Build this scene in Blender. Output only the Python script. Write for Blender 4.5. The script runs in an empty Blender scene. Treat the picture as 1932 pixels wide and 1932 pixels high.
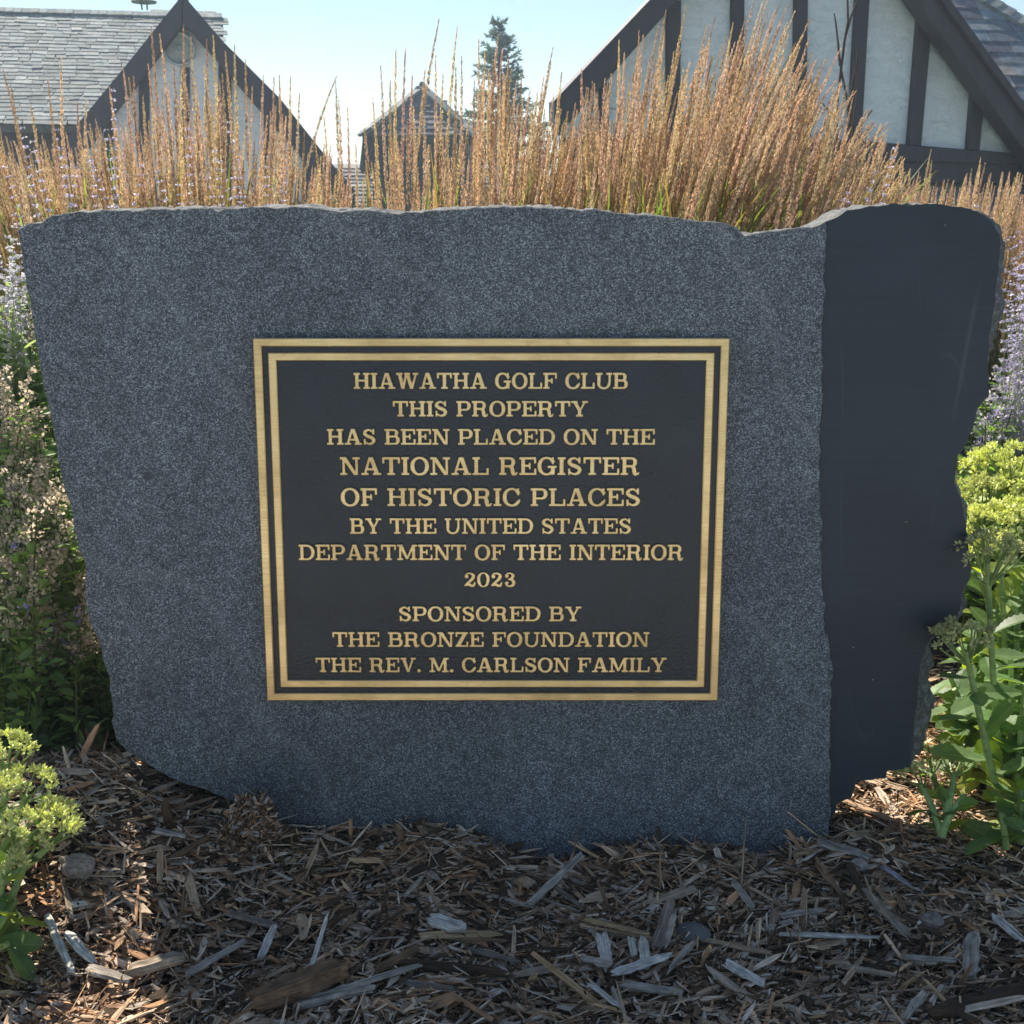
import bpy, math, random
import numpy as np
from mathutils import Vector, Matrix
R = math.radians
rng = np.random.default_rng(7)
random.seed(7)
C = bpy.context.scene.collection
scene = bpy.context.scene

# ------------------------------------------------------------------ camera
HALF, F, PITCH, H = 966.0, 2190.0, R(15.7), 0.873
cp, sp = math.cos(PITCH), math.sin(PITCH)
CAM = np.array([0.0, 0.0, H])
cam = bpy.data.cameras.new("camera")
cam.sensor_width = 36.0
cam.lens = 36.0 * F / (2 * HALF)
cam.clip_start, cam.clip_end = 0.02, 3000
cam.dof.use_dof = True
cam.dof.focus_distance = 1.47
cam.dof.aperture_fstop = 30.0
camo = bpy.data.objects.new("camera", cam)
C.objects.link(camo)
camo.location = CAM
camo.rotation_euler = (math.pi / 2 - PITCH, 0, 0)
scene.camera = camo

# ------------------------------------------------------------------ sky, sun, exposure
SUN_DIR = Vector((-0.46, 0.90, 1.0)).normalized()
SUN_EL = math.asin(SUN_DIR.z)
SUN_AZ = math.atan2(SUN_DIR.x, SUN_DIR.y)
world = bpy.data.worlds.new("World")
scene.world = world
world.use_nodes = True
wn = world.node_tree
sky = wn.nodes.new("ShaderNodeTexSky")
sky.sky_type = 'NISHITA'
sky.sun_disc = False
sky.sun_elevation = SUN_EL
sky.sun_rotation = SUN_AZ
sky.altitude = 200
sky.air_density = 1.0
sky.dust_density = 0.0
sky.ozone_density = 0.6
bg = wn.nodes["Background"]
bg.inputs[1].default_value = 0.075
wn.links.new(sky.outputs[0], bg.inputs[0])
sun = bpy.data.lights.new("sun", 'SUN')
sun.energy = 5.0
sun.angle = R(0.53)
sun.color = (1.0, 0.93, 0.82)
suno = bpy.data.objects.new("sun", sun)
C.objects.link(suno)
suno.rotation_euler = (-SUN_DIR).to_track_quat('-Z', 'Y').to_euler()
scene.view_settings.view_transform = 'Standard'
scene.view_settings.look = 'None'
scene.view_settings.gamma = 1
scene.view_settings.exposure = 0.85
try:
    scene.cycles.max_bounces = 8
    scene.cycles.transparent_max_bounces = 8
except Exception:
    pass

# ------------------------------------------------------------------ measuring helpers
def ray(u, v):
    a, b = (u - HALF) / F, (v - HALF) / F
    return np.array([a, cp - b * sp, -sp - b * cp])

def on_plane(u, v, P, N):
    d = ray(u, v)
    return CAM + d * (np.dot(np.asarray(P) - CAM, N) / np.dot(d, N))

def at_y(u, v, y):
    d = ray(u, v)
    return CAM + d * (y / d[1])

def at_z(u, v, z):
    d = ray(u, v)
    return CAM + d * ((z - H) / d[2])

def unit(v):
    v = np.asarray(v, float)
    return v / (np.linalg.norm(v) + 1e-12)

def lerp_table(x, xs, ys):
    return np.interp(x, xs, ys)

def vnoise(x, y, seed=0):
    """smooth value noise on arrays"""
    x = np.asarray(x, float); y = np.asarray(y, float)
    xi = np.floor(x).astype(np.int64); yi = np.floor(y).astype(np.int64)
    fx = x - xi; fy = y - yi
    fx = fx * fx * (3 - 2 * fx); fy = fy * fy * (3 - 2 * fy)
    def h(i, j):
        n = (i * 374761393 + j * 668265263 + seed * 974634777) & 0x7fffffff
        n = ((n ^ (n >> 13)) * 1274126177) & 0x7fffffff
        return ((n ^ (n >> 16)) & 0xffff) / 65535.0 * 2 - 1
    a = h(xi, yi); b = h(xi + 1, yi); c = h(xi, yi + 1); d = h(xi + 1, yi + 1)
    return (a * (1 - fx) + b * fx) * (1 - fy) + (c * (1 - fx) + d * fx) * fy

# ------------------------------------------------------------------ mesh accumulator
class Acc:
    def __init__(s):
        s.v, s.c, s.l, s.faces, s.n = [], [], [], [], 0     # verts, colours, local coords, (array of faces)

    def add(s, verts, faces, col=(1, 1, 1), loc=None):
        """verts (V,3); faces list of index tuples or (M,k) arrays"""
        verts = np.asarray(verts, float).reshape(-1, 3)
        n = len(verts)
        col = np.asarray(col, float)
        if col.ndim == 1:
            col = np.broadcast_to(col[:3], (n, 3))
        if loc is None:
            loc = verts
        s.v.append(verts); s.c.append(col); s.l.append(np.asarray(loc, float).reshape(-1, 3))
        if isinstance(faces, np.ndarray):
            faces = [faces]
        if len(faces) and not isinstance(faces[0], np.ndarray):
            by = {}
            for f in faces:
                by.setdefault(len(f), []).append(f)
            faces = [np.array(x) for x in by.values()]
        for f in faces:
            s.faces.append(f + s.n)
        s.n += n

    def inst(s, tv, tf, mats, pos, cols, loc=None, locoff=None):
        """copies of one template: tv (V,3), tf (M,k), mats (N,3,3), pos (N,3), cols (N,3)"""
        N, V = len(pos), len(tv)
        if N == 0:
            return
        w = np.einsum('nij,vj->nvi', mats, tv) + pos[:, None, :]
        cc = np.repeat(cols[:, None, :], V, 1)
        l = np.broadcast_to((tv if loc is None else loc)[None], (N, V, 3))
        if locoff is not None:
            l = l + locoff[:, None, :]
        if not isinstance(tf, list):
            tf = [tf]
        s.v.append(w.reshape(-1, 3)); s.c.append(cc.reshape(-1, 3)); s.l.append(np.array(l).reshape(-1, 3))
        for f in tf:
            idx = f[None] + (np.arange(N) * V)[:, None, None] + s.n
            s.faces.append(idx.reshape(-1, f.shape[1]))
        s.n += N * V

    def mesh(s, name, origin=(0, 0, 0), smooth=False):
        me = bpy.data.meshes.new(name)
        V = np.concatenate(s.v) - np.asarray(origin, float)
        me.vertices.add(len(V))
        me.vertices.foreach_set("co", V.astype(np.float32).ravel())
        tot = np.concatenate([np.full(len(f), f.shape[1], np.int32) for f in s.faces])
        idx = np.concatenate([f.ravel() for f in s.faces]).astype(np.int32)
        me.loops.add(len(idx))
        me.loops.foreach_set("vertex_index", idx)
        me.polygons.add(len(tot))
        st = np.concatenate([[0], np.cumsum(tot)[:-1]]).astype(np.int32)
        me.polygons.foreach_set("loop_start", st)
        me.polygons.foreach_set("loop_total", tot)
        me.polygons.foreach_set("use_smooth", np.full(len(tot), bool(smooth)))
        me.update(calc_edges=True)
        a = me.color_attributes.new("Col", 'FLOAT_COLOR', 'POINT')
        col = np.concatenate(s.c)
        a.data.foreach_set("color", np.concatenate([col, np.ones((len(col), 1))], 1).astype(np.float32).ravel())
        b = me.attributes.new("grain", 'FLOAT_VECTOR', 'POINT')
        b.data.foreach_set("vector", np.concatenate(s.l).astype(np.float32).ravel())
        me.validate()
        return me

def wloc(o):
    p = np.zeros(3)
    while o is not None:
        p += np.array(o.location); o = o.parent
    return p

def tag(o, label=None, cat=None, group=None, kind=None):
    if label: o["label"] = label
    if cat: o["category"] = cat
    if group: o["group"] = group
    if kind: o["kind"] = kind
    return o

def thing(name, loc, label, cat, group=None):
    o = bpy.data.objects.new(name, None)
    o.empty_display_size = 0.05
    C.objects.link(o)
    o.location = loc
    return tag(o, label, cat, group)

def obj(name, acc, mat, parent=None, origin=None, smooth=False):
    """link an accumulator as ONE mesh object; verts are given in world coordinates"""
    og = wloc(parent) if parent is not None else (np.zeros(3) if origin is None else np.asarray(origin, float))
    me = acc.mesh(name, og, smooth)
    for m in (mat if isinstance(mat, (list, tuple)) else [mat]):
        me.materials.append(m)
    o = bpy.data.objects.new(name, me)
    C.objects.link(o)
    if parent is not None:
        o.parent = parent
    else:
        o.location = og
    return o

# ------------------------------------------------------------------ shape helpers
def prism(acc, poly, normal, depth, col=(1, 1, 1), bevel=0.0):
    """flat polygon (world points, counter-clockwise seen from the normal side) pushed back by depth"""
    P = np.asarray(poly, float); n = unit(normal); k = len(P)
    area = np.zeros(3)
    for i in range(k):
        area += np.cross(P[i], P[(i + 1) % k])
    if np.dot(area, n) < 0:
        P = P[::-1]
    if bevel > 0:
        c = P.mean(0)
        Q = []
        for i in range(k):
            e1 = unit(P[i] - P[i - 1]); e2 = unit(P[(i + 1) % k] - P[i])
            n1, n2 = np.cross(n, e1), np.cross(n, e2)
            m = n1 + n2
            m = m / max(np.dot(m, n1), 0.2)
            Q.append(P[i] + m * bevel)
        Q = np.array(Q)
        v = np.vstack([Q, P - n * bevel, P - n * depth])
        f = [tuple(range(k))]
        for i in range(k):
            j = (i + 1) % k
            f.append((i, k + i, k + j, j)); f.append((k + i, 2 * k + i, 2 * k + j, k + j))
        f.append(tuple(range(3 * k - 1, 2 * k - 1, -1)))
    else:
        v = np.vstack([P, P - n * depth])
        f = [tuple(range(k))] + [(i, k + i, k + (i + 1) % k, (i + 1) % k) for i in range(k)]
        f.append(tuple(range(2 * k - 1, k - 1, -1)))
    acc.add(v, f, col)

def box(acc, c, x, y, z, hx, hy, hz, col=(1, 1, 1)):
    c = np.asarray(c, float); x, y, z = unit(x) * hx, unit(y) * hy, unit(z) * hz
    v = [c + i * x + j * y + k * z for k in (-1, 1) for j in (-1, 1) for i in (-1, 1)]
    acc.add(v, np.array([(0, 2, 3, 1), (4, 5, 7, 6), (0, 1, 5, 4), (2, 6, 7, 3), (0, 4, 6, 2), (1, 3, 7, 5)]), col)

def frame_of(d, up=(0, 0, 1)):
    d = unit(d)
    s = np.cross(d, up)
    if np.linalg.norm(s) < 1e-4:
        s = np.cross(d, (1, 0, 0))
    s = unit(s)
    return d, s, np.cross(s, d)

def tube(acc, pts, rad, n=6, col=(1, 1, 1), cap=True):
    pts = np.asarray(pts, float); k = len(pts)
    rad = np.broadcast_to(np.asarray(rad, float), (k,))
    col = np.asarray(col, float)
    if col.ndim == 1:
        col = np.broadcast_to(col, (k, 3))
    V, CC = [], []
    L = 0.0; loc = []
    s_prev = None
    for i in range(k):
        d = unit(pts[min(i + 1, k - 1)] - pts[max(i - 1, 0)])
        if s_prev is None:
            _, s, t = frame_of(d, (0.3, 0.2, 0.93) if abs(d[2]) < 0.95 else (1, 0, 0))
        else:
            s = unit(s_prev - d * np.dot(s_prev, d)); t = np.cross(s, d)
        s_prev = s
        if i: L += np.linalg.norm(pts[i] - pts[i - 1])
        for j in range(n):
            a = 2 * math.pi * j / n
            o = (s * math.cos(a) + t * math.sin(a)) * rad[i]
            V.append(pts[i] + o); CC.append(col[i]); loc.append((L, math.cos(a) * rad[i], math.sin(a) * rad[i]))
    f = [(i * n + j, i * n + (j + 1) % n, (i + 1) * n + (j + 1) % n, (i + 1) * n + j) for i in range(k - 1) for j in range(n)]
    if cap:
        f.append(tuple(range(n - 1, -1, -1))); f.append(tuple((k - 1) * n + j for j in range(n)))
    acc.add(V, f, np.array(CC), loc)

def bez(a, b, c, n):
    t = np.linspace(0, 1, n)[:, None]
    return np.asarray(a) * (1 - t) ** 2 + 2 * np.asarray(b) * t * (1 - t) + np.asarray(c) * t * t

def mats_from(d, up, scale=None):
    """(N,3,3): template x -> d, y -> side, z -> normal close to up"""
    d = d / (np.linalg.norm(d, axis=1, keepdims=True) + 1e-12)
    s = np.cross(up, d); ln = np.linalg.norm(s, axis=1, keepdims=True)
    s = np.where(ln > 1e-5, s / (ln + 1e-12), np.array([[1.0, 0, 0]]))
    n = np.cross(d, s)
    M = np.stack([d, s, n], 2)
    if scale is not None:
        scale = np.asarray(scale)
        M = M * (scale[:, None, None] if scale.ndim == 1 else scale[:, None, :])
    return M

def rdir(n, r=None):
    v = (r or rng).normal(size=(n, 3))
    return v / np.linalg.norm(v, axis=1, keepdims=True)

# ------------------------------------------------------------------ materials
class NT:
    def __init__(s, name):
        s.m = bpy.data.materials.new(name); s.m.use_nodes = True
        s.t = s.m.node_tree; s.b = s.t.nodes["Principled BSDF"]; s.out = s.t.nodes["Material Output"]
    def n(s, typ, **kw):
        x = s.t.nodes.new(typ)
        for k, v in kw.items():
            if k.startswith("i_"):
                x.inputs[k[2:].replace("_", " ")].default_value = v
            else:
                setattr(x, k, v)
        return x
    def l(s, a, b):
        s.t.links.new(a, b)
    def attr(s, name):
        return s.n("ShaderNodeAttribute", attribute_name=name)
    def coord(s, which="Object"):
        return s.n("ShaderNodeTexCoord").outputs[which]
    def mapping(s, src, scale=(1, 1, 1), rot=(0, 0, 0)):
        m = s.n("ShaderNodeMapping")
        m.inputs["Scale"].default_value = scale; m.inputs["Rotation"].default_value = rot
        s.l(src, m.inputs["Vector"])
        return m.outputs[0]
    def noise(s, vec, scale, detail=4, rough=0.55, dist=0.0):
        x = s.n("ShaderNodeTexNoise")
        x.inputs["Scale"].default_value = scale; x.inputs["Detail"].default_value = detail
        x.inputs["Roughness"].default_value = rough; x.inputs["Distortion"].default_value = dist
        if vec is not None: s.l(vec, x.inputs["Vector"])
        return x.outputs["Fac"]
    def ramp(s, fac, stops, interp='LINEAR'):
        x = s.n("ShaderNodeValToRGB"); r = x.color_ramp; r.interpolation = interp
        while len(r.elements) < len(stops):
            r.elements.new(0.5)
        for e, (p, c) in zip(r.elements, stops):
            e.position = p
            e.color = (c, c, c, 1) if not hasattr(c, "__len__") else (*c[:3], 1)
        s.l(fac, x.inputs[0])
        return x.outputs[0]
    def mix(s, a, b, fac, mode='MIX'):
        x = s.n("ShaderNodeMix", data_type='RGBA', blend_type=mode)
        if isinstance(fac, (int, float)): x.inputs[0].default_value = fac
        else: s.l(fac, x.inputs[0])
        for sock, val in ((x.inputs[6], a), (x.inputs[7], b)):
            if hasattr(val, "__len__"): sock.default_value = (*val[:3], 1)
            else: s.l(val, sock)
        return x.outputs[2]
    def bump(s, h, strength=0.3, dist=0.002, normal=None):
        x = s.n("ShaderNodeBump"); x.inputs["Strength"].default_value = strength; x.inputs["Distance"].default_value = dist
        s.l(h, x.inputs["Height"])
        if normal is not None: s.l(normal, x.inputs["Normal"])
        return x.outputs[0]
    def set(s, col=None, rough=None, metal=None, normal=None, spec=None):
        for k, v in (("Base Color", col), ("Roughness", rough), ("Metallic", metal), ("Normal", normal), ("Specular IOR Level", spec)):
            if v is None: continue
            if isinstance(v, (int, float)): s.b.inputs[k].default_value = v
            elif hasattr(v, "__len__"): s.b.inputs[k].default_value = (*v[:3], 1)
            else: s.l(v, s.b.inputs[k])
        return s
    def translucent(s, col, fac):
        tr = s.n("ShaderNodeBsdfTranslucent"); mx = s.n("ShaderNodeMixShader")
        mx.inputs[0].default_value = fac
        if hasattr(col, "__len__"): tr.inputs[0].default_value = (*col[:3], 1)
        else: s.l(col, tr.inputs[0])
        s.l(s.b.outputs[0], mx.inputs[1]); s.l(tr.outputs[0], mx.inputs[2]); s.l(mx.outputs[0], s.out.inputs[0])
        return s

def leaf_material(name, trans=0.45, tint=(1.25, 1.3, 0.55), rough=0.5, var=True):
    t = NT(name)
    c = t.attr("Col").outputs[0]
    if var:
        nz = t.ramp(t.noise(t.attr("grain").outputs["Vector"], 120, 3), [(0.3, 0.72), (0.7, 1.22)])
        c = t.mix(c, nz, 1.0, 'MULTIPLY')
    t.set(col=c, rough=rough, spec=0.35)
    t.translucent(t.mix(c, tint, 1.0, 'MULTIPLY'), trans)
    return t.m

def sedum_leaf():
    t = NT("fleshy sedum leaf")
    c = t.attr("Col").outputs[0]; g = t.attr("grain").outputs["Vector"]; co = t.coord()
    sx = t.n("ShaderNodeSeparateXYZ"); t.l(g, sx.inputs[0])
    ab = t.n("ShaderNodeMath", operation='ABSOLUTE'); t.l(sx.outputs[1], ab.inputs[0])
    rib = t.ramp(ab.outputs[0], [(0.0, 1), (0.012, .8), (0.03, 0)])
    c = t.mix(c, t.ramp(t.noise(co, 60, 4, .65), [(0.3, 0.70), (0.7, 1.25)]), 1.0, 'MULTIPLY')
    c = t.mix(c, (.34, .42, .22), t.mix(rib, (.45, .45, .45), 1.0, 'MULTIPLY'))
    spot = t.ramp(t.noise(co, 95, 3, .6), [(0.68, 0), (0.74, .8)])
    c = t.mix(c, (.26, .17, .05), spot)
    t.set(col=c, rough=.45, spec=.35, normal=t.bump(t.noise(co, 140, 4), .4, .001))
    t.translucent(t.mix(c, (1.6, 1.6, .3), 1.0, 'MULTIPLY'), .5)
    return t.m

def speckled_granite():
    t = NT("flamed speckled granite")
    co = t.coord()
    v = t.n("ShaderNodeTexVoronoi", feature='F1'); v.inputs["Scale"].default_value = 760
    t.l(co, v.inputs["Vector"])
    sep = t.n("ShaderNodeSeparateColor"); t.l(v.outputs["Color"], sep.inputs[0])
    cell = t.ramp(sep.outputs[0], [(0.0, (.025, .032, .038)), (0.38, (.064, .077, .087)), (0.70, (.120, .140, .154)), (1.0, (.30, .33, .35))])
    fine = t.ramp(t.noise(co, 900, 2, 0.7), [(0.3, 0.55), (0.7, 1.5)])
    c = t.mix(cell, fine, 1.0, 'MULTIPLY')
    big = t.ramp(t.noise(t.mapping(co, (1, 1, 0.7)), 4.5, 7, 0.7), [(0.28, 0.70), (0.72, 1.32)])
    c = t.mix(c, big, 1.0, 'MULTIPLY')
    mid = t.ramp(t.noise(co, 55, 4, 0.7), [(0.3, 0.75), (0.7, 1.25)])
    c = t.mix(c, mid, 1.0, 'MULTIPLY')
    # thin pale scratches and veins
    w = t.n("ShaderNodeTexWave", wave_type='BANDS'); w.inputs["Scale"].default_value = 1.1
    w.inputs["Distortion"].default_value = 9; w.inputs["Detail"].default_value = 3; w.inputs["Detail Scale"].default_value = 1.2
    t.l(t.mapping(co, (1, 1, 1), (0, 0.7, 0.2)), w.inputs["Vector"])
    vein = t.ramp(w.outputs["Fac"], [(0.0, 0), (0.990, 0), (1.0, 0.10)])
    c = t.mix(c, (.36, .37, .38), vein)
    # sparse dark inclusions
    v2 = t.n("ShaderNodeTexVoronoi", feature='F1'); v2.inputs["Scale"].default_value = 9
    t.l(co, v2.inputs["Vector"])
    spot = t.ramp(v2.outputs["Distance"], [(0.0, 0.75), (0.055, 0.7), (0.085, 0.0)])
    c = t.mix(c, (.04, .043, .048), spot)
    t.set(col=c, rough=0.62, spec=0.45, normal=t.bump(t.noise(co, 700, 3, 0.7), 0.35, 0.0012))
    return t.m

def smooth_granite():
    t = NT("smooth sawn dark granite")
    co = t.coord()
    st = t.noise(t.mapping(co, (9, 9, 330), (0, R(-6), 0)), 1.0, 5, 0.7)
    c = t.mix((.016, .025, .034), (.031, .044, .056), t.ramp(st, [(0.30, 0.15), (0.80, .85)]))
    sc = t.noise(t.mapping(co, (14, 14, 520), (0, R(-9), 0)), 1.0, 2, 0.8)
    c = t.mix(c, (.17, .18, .19), t.ramp(sc, [(0.70, 0), (0.86, 0.4)]))
    c = t.mix(c, t.ramp(t.noise(co, 5, 5), [(0.3, 0.75), (0.7, 1.25)]), 1.0, 'MULTIPLY')
    v = t.n("ShaderNodeTexVoronoi", feature='F1'); v.inputs["Scale"].default_value = 26
    t.l(co, v.inputs["Vector"])
    c = t.mix(c, (.4, .4, .38), t.ramp(v.outputs["Distance"], [(0.0, 0.7), (0.03, 0.5), (0.045, 0.0)]))
    w = t.n("ShaderNodeTexWave", wave_type='BANDS'); w.inputs["Scale"].default_value = 1.6
    w.inputs["Distortion"].default_value = 6; w.inputs["Detail"].default_value = 2
    t.l(t.mapping(co, (1, 1, 0.5), (0, 0.25, 0)), w.inputs["Vector"])
    c = t.mix(c, (.10, .11, .12), t.ramp(w.outputs["Fac"], [(0.0, 0), (0.9999, 0), (1.0, 0.0)]))
    # a few long faint scratches
    for k, (rot, sc_, thr) in enumerate(((R(12), 2.3, .992), (R(-58), 1.7, .994), (R(83), 2.1, .993))):
        wv = t.n("ShaderNodeTexNoise"); wv.inputs["Scale"].default_value = sc_ * 3; wv.inputs["Detail"].default_value = 1
        t.l(t.mapping(co, (1, 1, .12), (0, rot, 0)), wv.inputs["Vector"])
        ln = t.ramp(wv.outputs["Fac"], [(.496, 0), (.5, .30), (.504, 0)])
        gate = t.ramp(t.noise(co, 3.1 + k, 2), [(.52, 0), (.62, 1)])
        c = t.mix(c, (.12, .13, .145), t.mix(ln, gate, 1.0, 'MULTIPLY'))
    t.set(col=c, rough=0.5, spec=0.4, normal=t.bump(st, 0.25, 0.001))
    return t.m

def broken_granite():
    t = NT("rough split granite edge")
    co = t.coord()
    c = t.ramp(t.noise(co, 90, 6, 0.75), [(0.25, (.045, .05, .052)), (0.5, (.115, .122, .12)), (0.75, (.36, .36, .335))])
    c = t.mix(c, (.30, .27, .20), t.ramp(t.noise(co, 9, 5), [(0.55, 0), (0.75, 0.5)]))
    t.set(col=c, rough=0.8, normal=t.bump(t.noise(co, 120, 6, 0.7), 0.8, 0.006))
    return t.m

def bronze():
    t = NT("brushed bronze")
    co = t.coord()
    n1 = t.noise(co, 16, 5, 0.6)
    c = t.ramp(n1, [(0.25, (.66, .45, .20)), (0.5, (.84, .61, .29)), (0.8, (.92, .71, .38))])
    br = t.noise(t.mapping(co, (30, 30, 900)), 1.0, 3, 0.6)
    c = t.mix(c, t.ramp(br, [(0.3, 0.8), (0.7, 1.12)]), 1.0, 'MULTIPLY')
    c = t.mix(c, (.16, .10, .05), t.ramp(t.noise(co, 60, 4, 0.7), [(0.60, 0), (0.80, 0.35)]))
    t.set(col=c, rough=t.ramp(n1, [(0.3, 0.46), (0.7, 0.30)]), metal=0.78, normal=t.bump(br, 0.12, 0.0006))
    return t.m

def plaque_ground():
    t = NT("dark pebbled plaque ground")
    co = t.coord()
    c = t.ramp(t.noise(co, 14, 5), [(0.3, (.006, .011, .018)), (0.7, (.014, .022, .032))])
    t.set(col=c, rough=0.27, spec=0.5, normal=t.bump(t.noise(co, 300, 3, 0.6), 0.6, 0.0014))
    return t.m

def wood_chip_mat():
    t = NT("weathered wood chips")
    c = t.attr("Col").outputs[0]
    g = t.attr("grain").outputs["Vector"]
    gr = t.noise(t.mapping(g, (16, 420, 420)), 1.0, 4, 0.7)
    c = t.mix(c, t.ramp(gr, [(0.28, 0.30), (0.5, 0.95), (0.72, 1.55)]), 1.0, 'MULTIPLY')
    c = t.mix(c, t.ramp(t.noise(g, 60, 3), [(0.3, 0.7), (0.7, 1.25)]), 1.0, 'MULTIPLY')
    t.set(col=c, rough=0.85, spec=0.25, normal=t.bump(gr, 0.7, 0.0016))
    return t.m

def painted_timber(name, col):
    t = NT(name)
    co = t.coord()
    n = t.noise(t.mapping(co, (3, 3, 0.6)), 4, 5, 0.6)
    t.set(col=t.mix(col, tuple(x * 1.7 for x in col), t.ramp(n, [(0.35, 0), (0.75, 1)])), rough=0.6,
          normal=t.bump(t.noise(co, 30, 5), 0.3, 0.01))
    return t.m

def stucco():
    t = NT("trowelled pale stucco")
    co = t.coord()
    big = t.noise(co, 3.0, 6, 0.65)
    tr = t.noise(t.mapping(co, (1, 1, 1.6)), 9, 5, 0.75, 1.2)
    c = t.mix((.87, .895, .92), (.92, .935, .95), t.ramp(big, [(0.3, 0), (0.7, 1)]))
    c = t.mix(c, (.42, .45, .47), t.ramp(tr, [(0.56, 0), (0.74, 0.6)]))
    st = t.noise(t.mapping(co, (2.2, 2.2, .45)), 3.5, 5, .7)
    c = t.mix(c, (.55, .57, .58), t.ramp(st, [(0.55, 0), (0.8, 0.35)]))
    t.set(col=c, rough=0.85, normal=t.bump(tr, 0.8, 0.03))
    return t.m

def slate_mat():
    t = NT("weathered slate")
    c = t.attr("Col").outputs[0]
    co = t.coord()
    c = t.mix(c, t.ramp(t.noise(co, 12, 5, 0.65), [(0.3, 0.7), (0.7, 1.3)]), 1.0, 'MULTIPLY')
    t.set(col=c, rough=0.8, spec=0.12, normal=t.bump(t.noise(co, 25, 4), 0.4, 0.012))
    return t.m

def plain(name, col, rough=0.6, metal=0.0, nscale=20, amp=0.25):
    t = NT(name)
    co = t.coord()
    c = t.mix(tuple(x * (1 - amp) for x in col), tuple(min(1, x * (1 + amp)) for x in col), t.ramp(t.noise(co, nscale, 4), [(0.3, 0), (0.7, 1)]))
    t.set(col=c, rough=rough, metal=metal)
    return t.m

M = dict(
    speckled=speckled_granite(), smooth=smooth_granite(), broken=broken_granite(), bronze=bronze(), field=plaque_ground(),
    chip=wood_chip_mat(), timber=painted_timber("dark brown timber", (.038, .033, .039)), stucco=stucco(), slate=slate_mat(),
    plume=leaf_material("dry grass plume", 0.5, (1.08, 1.0, 0.92), 0.7, False),
    blade=leaf_material("grass blade", 0.5, (1.2, 1.2, 0.6), 0.5, False),
    leaf=leaf_material("herb leaf", 0.55, (1.2, 1.35, 0.5), 0.55),
    sedum=sedum_leaf(), sedum_stem=leaf_material("pale sedum stem", 0.15, (1.2, 1.2, .6), 0.45),
    bud=leaf_material("sedum bud", 0.30, (1.2, 1.2, 0.6), 0.5, False),
    petal=leaf_material("dry or lilac flower", 0.55, (1.1, 1.05, 1.1), 0.7, False),
    needle=leaf_material("spruce needle", 0.25, (1.1, 1.3, 0.6), 0.6, False),
    bark=plain("grey brown bark", (.10, .08, .065), 0.85, 0, 40, 0.5),
)
# ================================================================== GROUND
LEAN = R(5.3)
D0 = 1.507
P0 = CAM + D0 * np.array([0, cp, -sp])            # centre of the stone's face
NF = np.array([0.0, -math.cos(LEAN), math.sin(LEAN)])   # face normal, leaning back a little
UX = np.array([1.0, 0, 0]); UY = np.cross(NF, UX)       # along the face
def face(u, v, back=0.0):
    return on_plane(u, v, P0 - NF * back, NF)

# where the mulch meets the stone, read along its foot
FOOT = [(150, 1445), (235, 1452), (330, 1500), (449, 1530), (541, 1549), (638, 1562), (718, 1572), (763, 1554), (833, 1546), (880, 1567),
        (932, 1580), (979, 1598), (1030, 1621), (1096, 1614), (1187, 1593), (1317, 1585), (1395, 1601), (1457, 1616),
        (1493, 1595), (1562, 1584), (1640, 1575), (1760, 1570), (1950, 1575)]
_fp = np.array([face(u, v) for u, v in FOOT])
def ground_z(x, y):
    x = np.asarray(x, float); y = np.asarray(y, float)
    prof = np.interp(x, _fp[:, 0], _fp[:, 2]) - 0.015
    w = np.exp(-((y - 1.40) / 0.16) ** 2)
    near = 0.016 * vnoise(x * 7, y * 7, 1) + 0.010 * vnoise(x * 17, y * 17, 2) + 0.004 * vnoise(x * 45, y * 45, 3)
    fade = np.clip(1.6 - np.hypot(x, y - 1.3) / 3.0, 0, 1)
    far = -1.75 * np.clip((y - 4.6) / 1.8, 0, 1) ** 1.0 + 0.03 * vnoise(x * 0.6, y * 0.6, 4)
    back = -0.10 * np.clip((0.4 - y) / 2.0, 0, 1)
    # right of the stone, behind it, the bed lies a little lower
    return prof * w + near * fade * (1 - 0.5 * w) + np.where(y > 3, far, 0) + back

def build_ground():
    t = np.sinh(np.linspace(-1, 1, 121) * 6.9) / np.sinh(6.9)
    xs = np.unique(np.round(np.concatenate([t * 900, np.linspace(-1.6, 1.6, 161)]), 4))
    ys = np.unique(np.round(np.concatenate([t * 900 + 1.3, np.linspace(0.5, 3.2, 121)]), 4))
    X, Y = np.meshgrid(xs, ys)
    Z = ground_z(X, Y)
    a = Acc(); nx = len(xs); ny = len(ys)
    i = np.arange(nx - 1)[None, :] + (np.arange(ny - 1) * nx)[:, None]
    f = np.stack([i, i + 1, i + 1 + nx, i + nx], 2).reshape(-1, 4)
    a.add(np.stack([X, Y, Z], 2).reshape(-1, 3), f)
    m = NT("bed soil and lawn"); co = m.coord()
    soil = m.mix((.018, .012, .008), (.06, .042, .028), m.ramp(m.noise(co, 70, 6, 0.7), [(0.35, 0), (0.7, 1)]))
    lawn = m.mix((.035, .060, .016), (.075, .11, .03), m.ramp(m.noise(co, 8, 8, 0.7), [(0.3, 0), (0.7, 1)]))
    g = m.n("ShaderNodeTexGradient", gradient_type='SPHERICAL')
    m.l(m.mapping(co, (0.16, 0.16, 0.0)), g.inputs[0])
    m.set(col=m.mix(lawn, soil, m.ramp(g.outputs["Fac"], [(0.20, 0), (0.28, 1)])), rough=0.95,
          normal=m.bump(m.noise(co, 150, 5, 0.7), 0.8, 0.01))
    tag(obj("ground", a, m.m), kind="structure")
build_ground()

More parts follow.
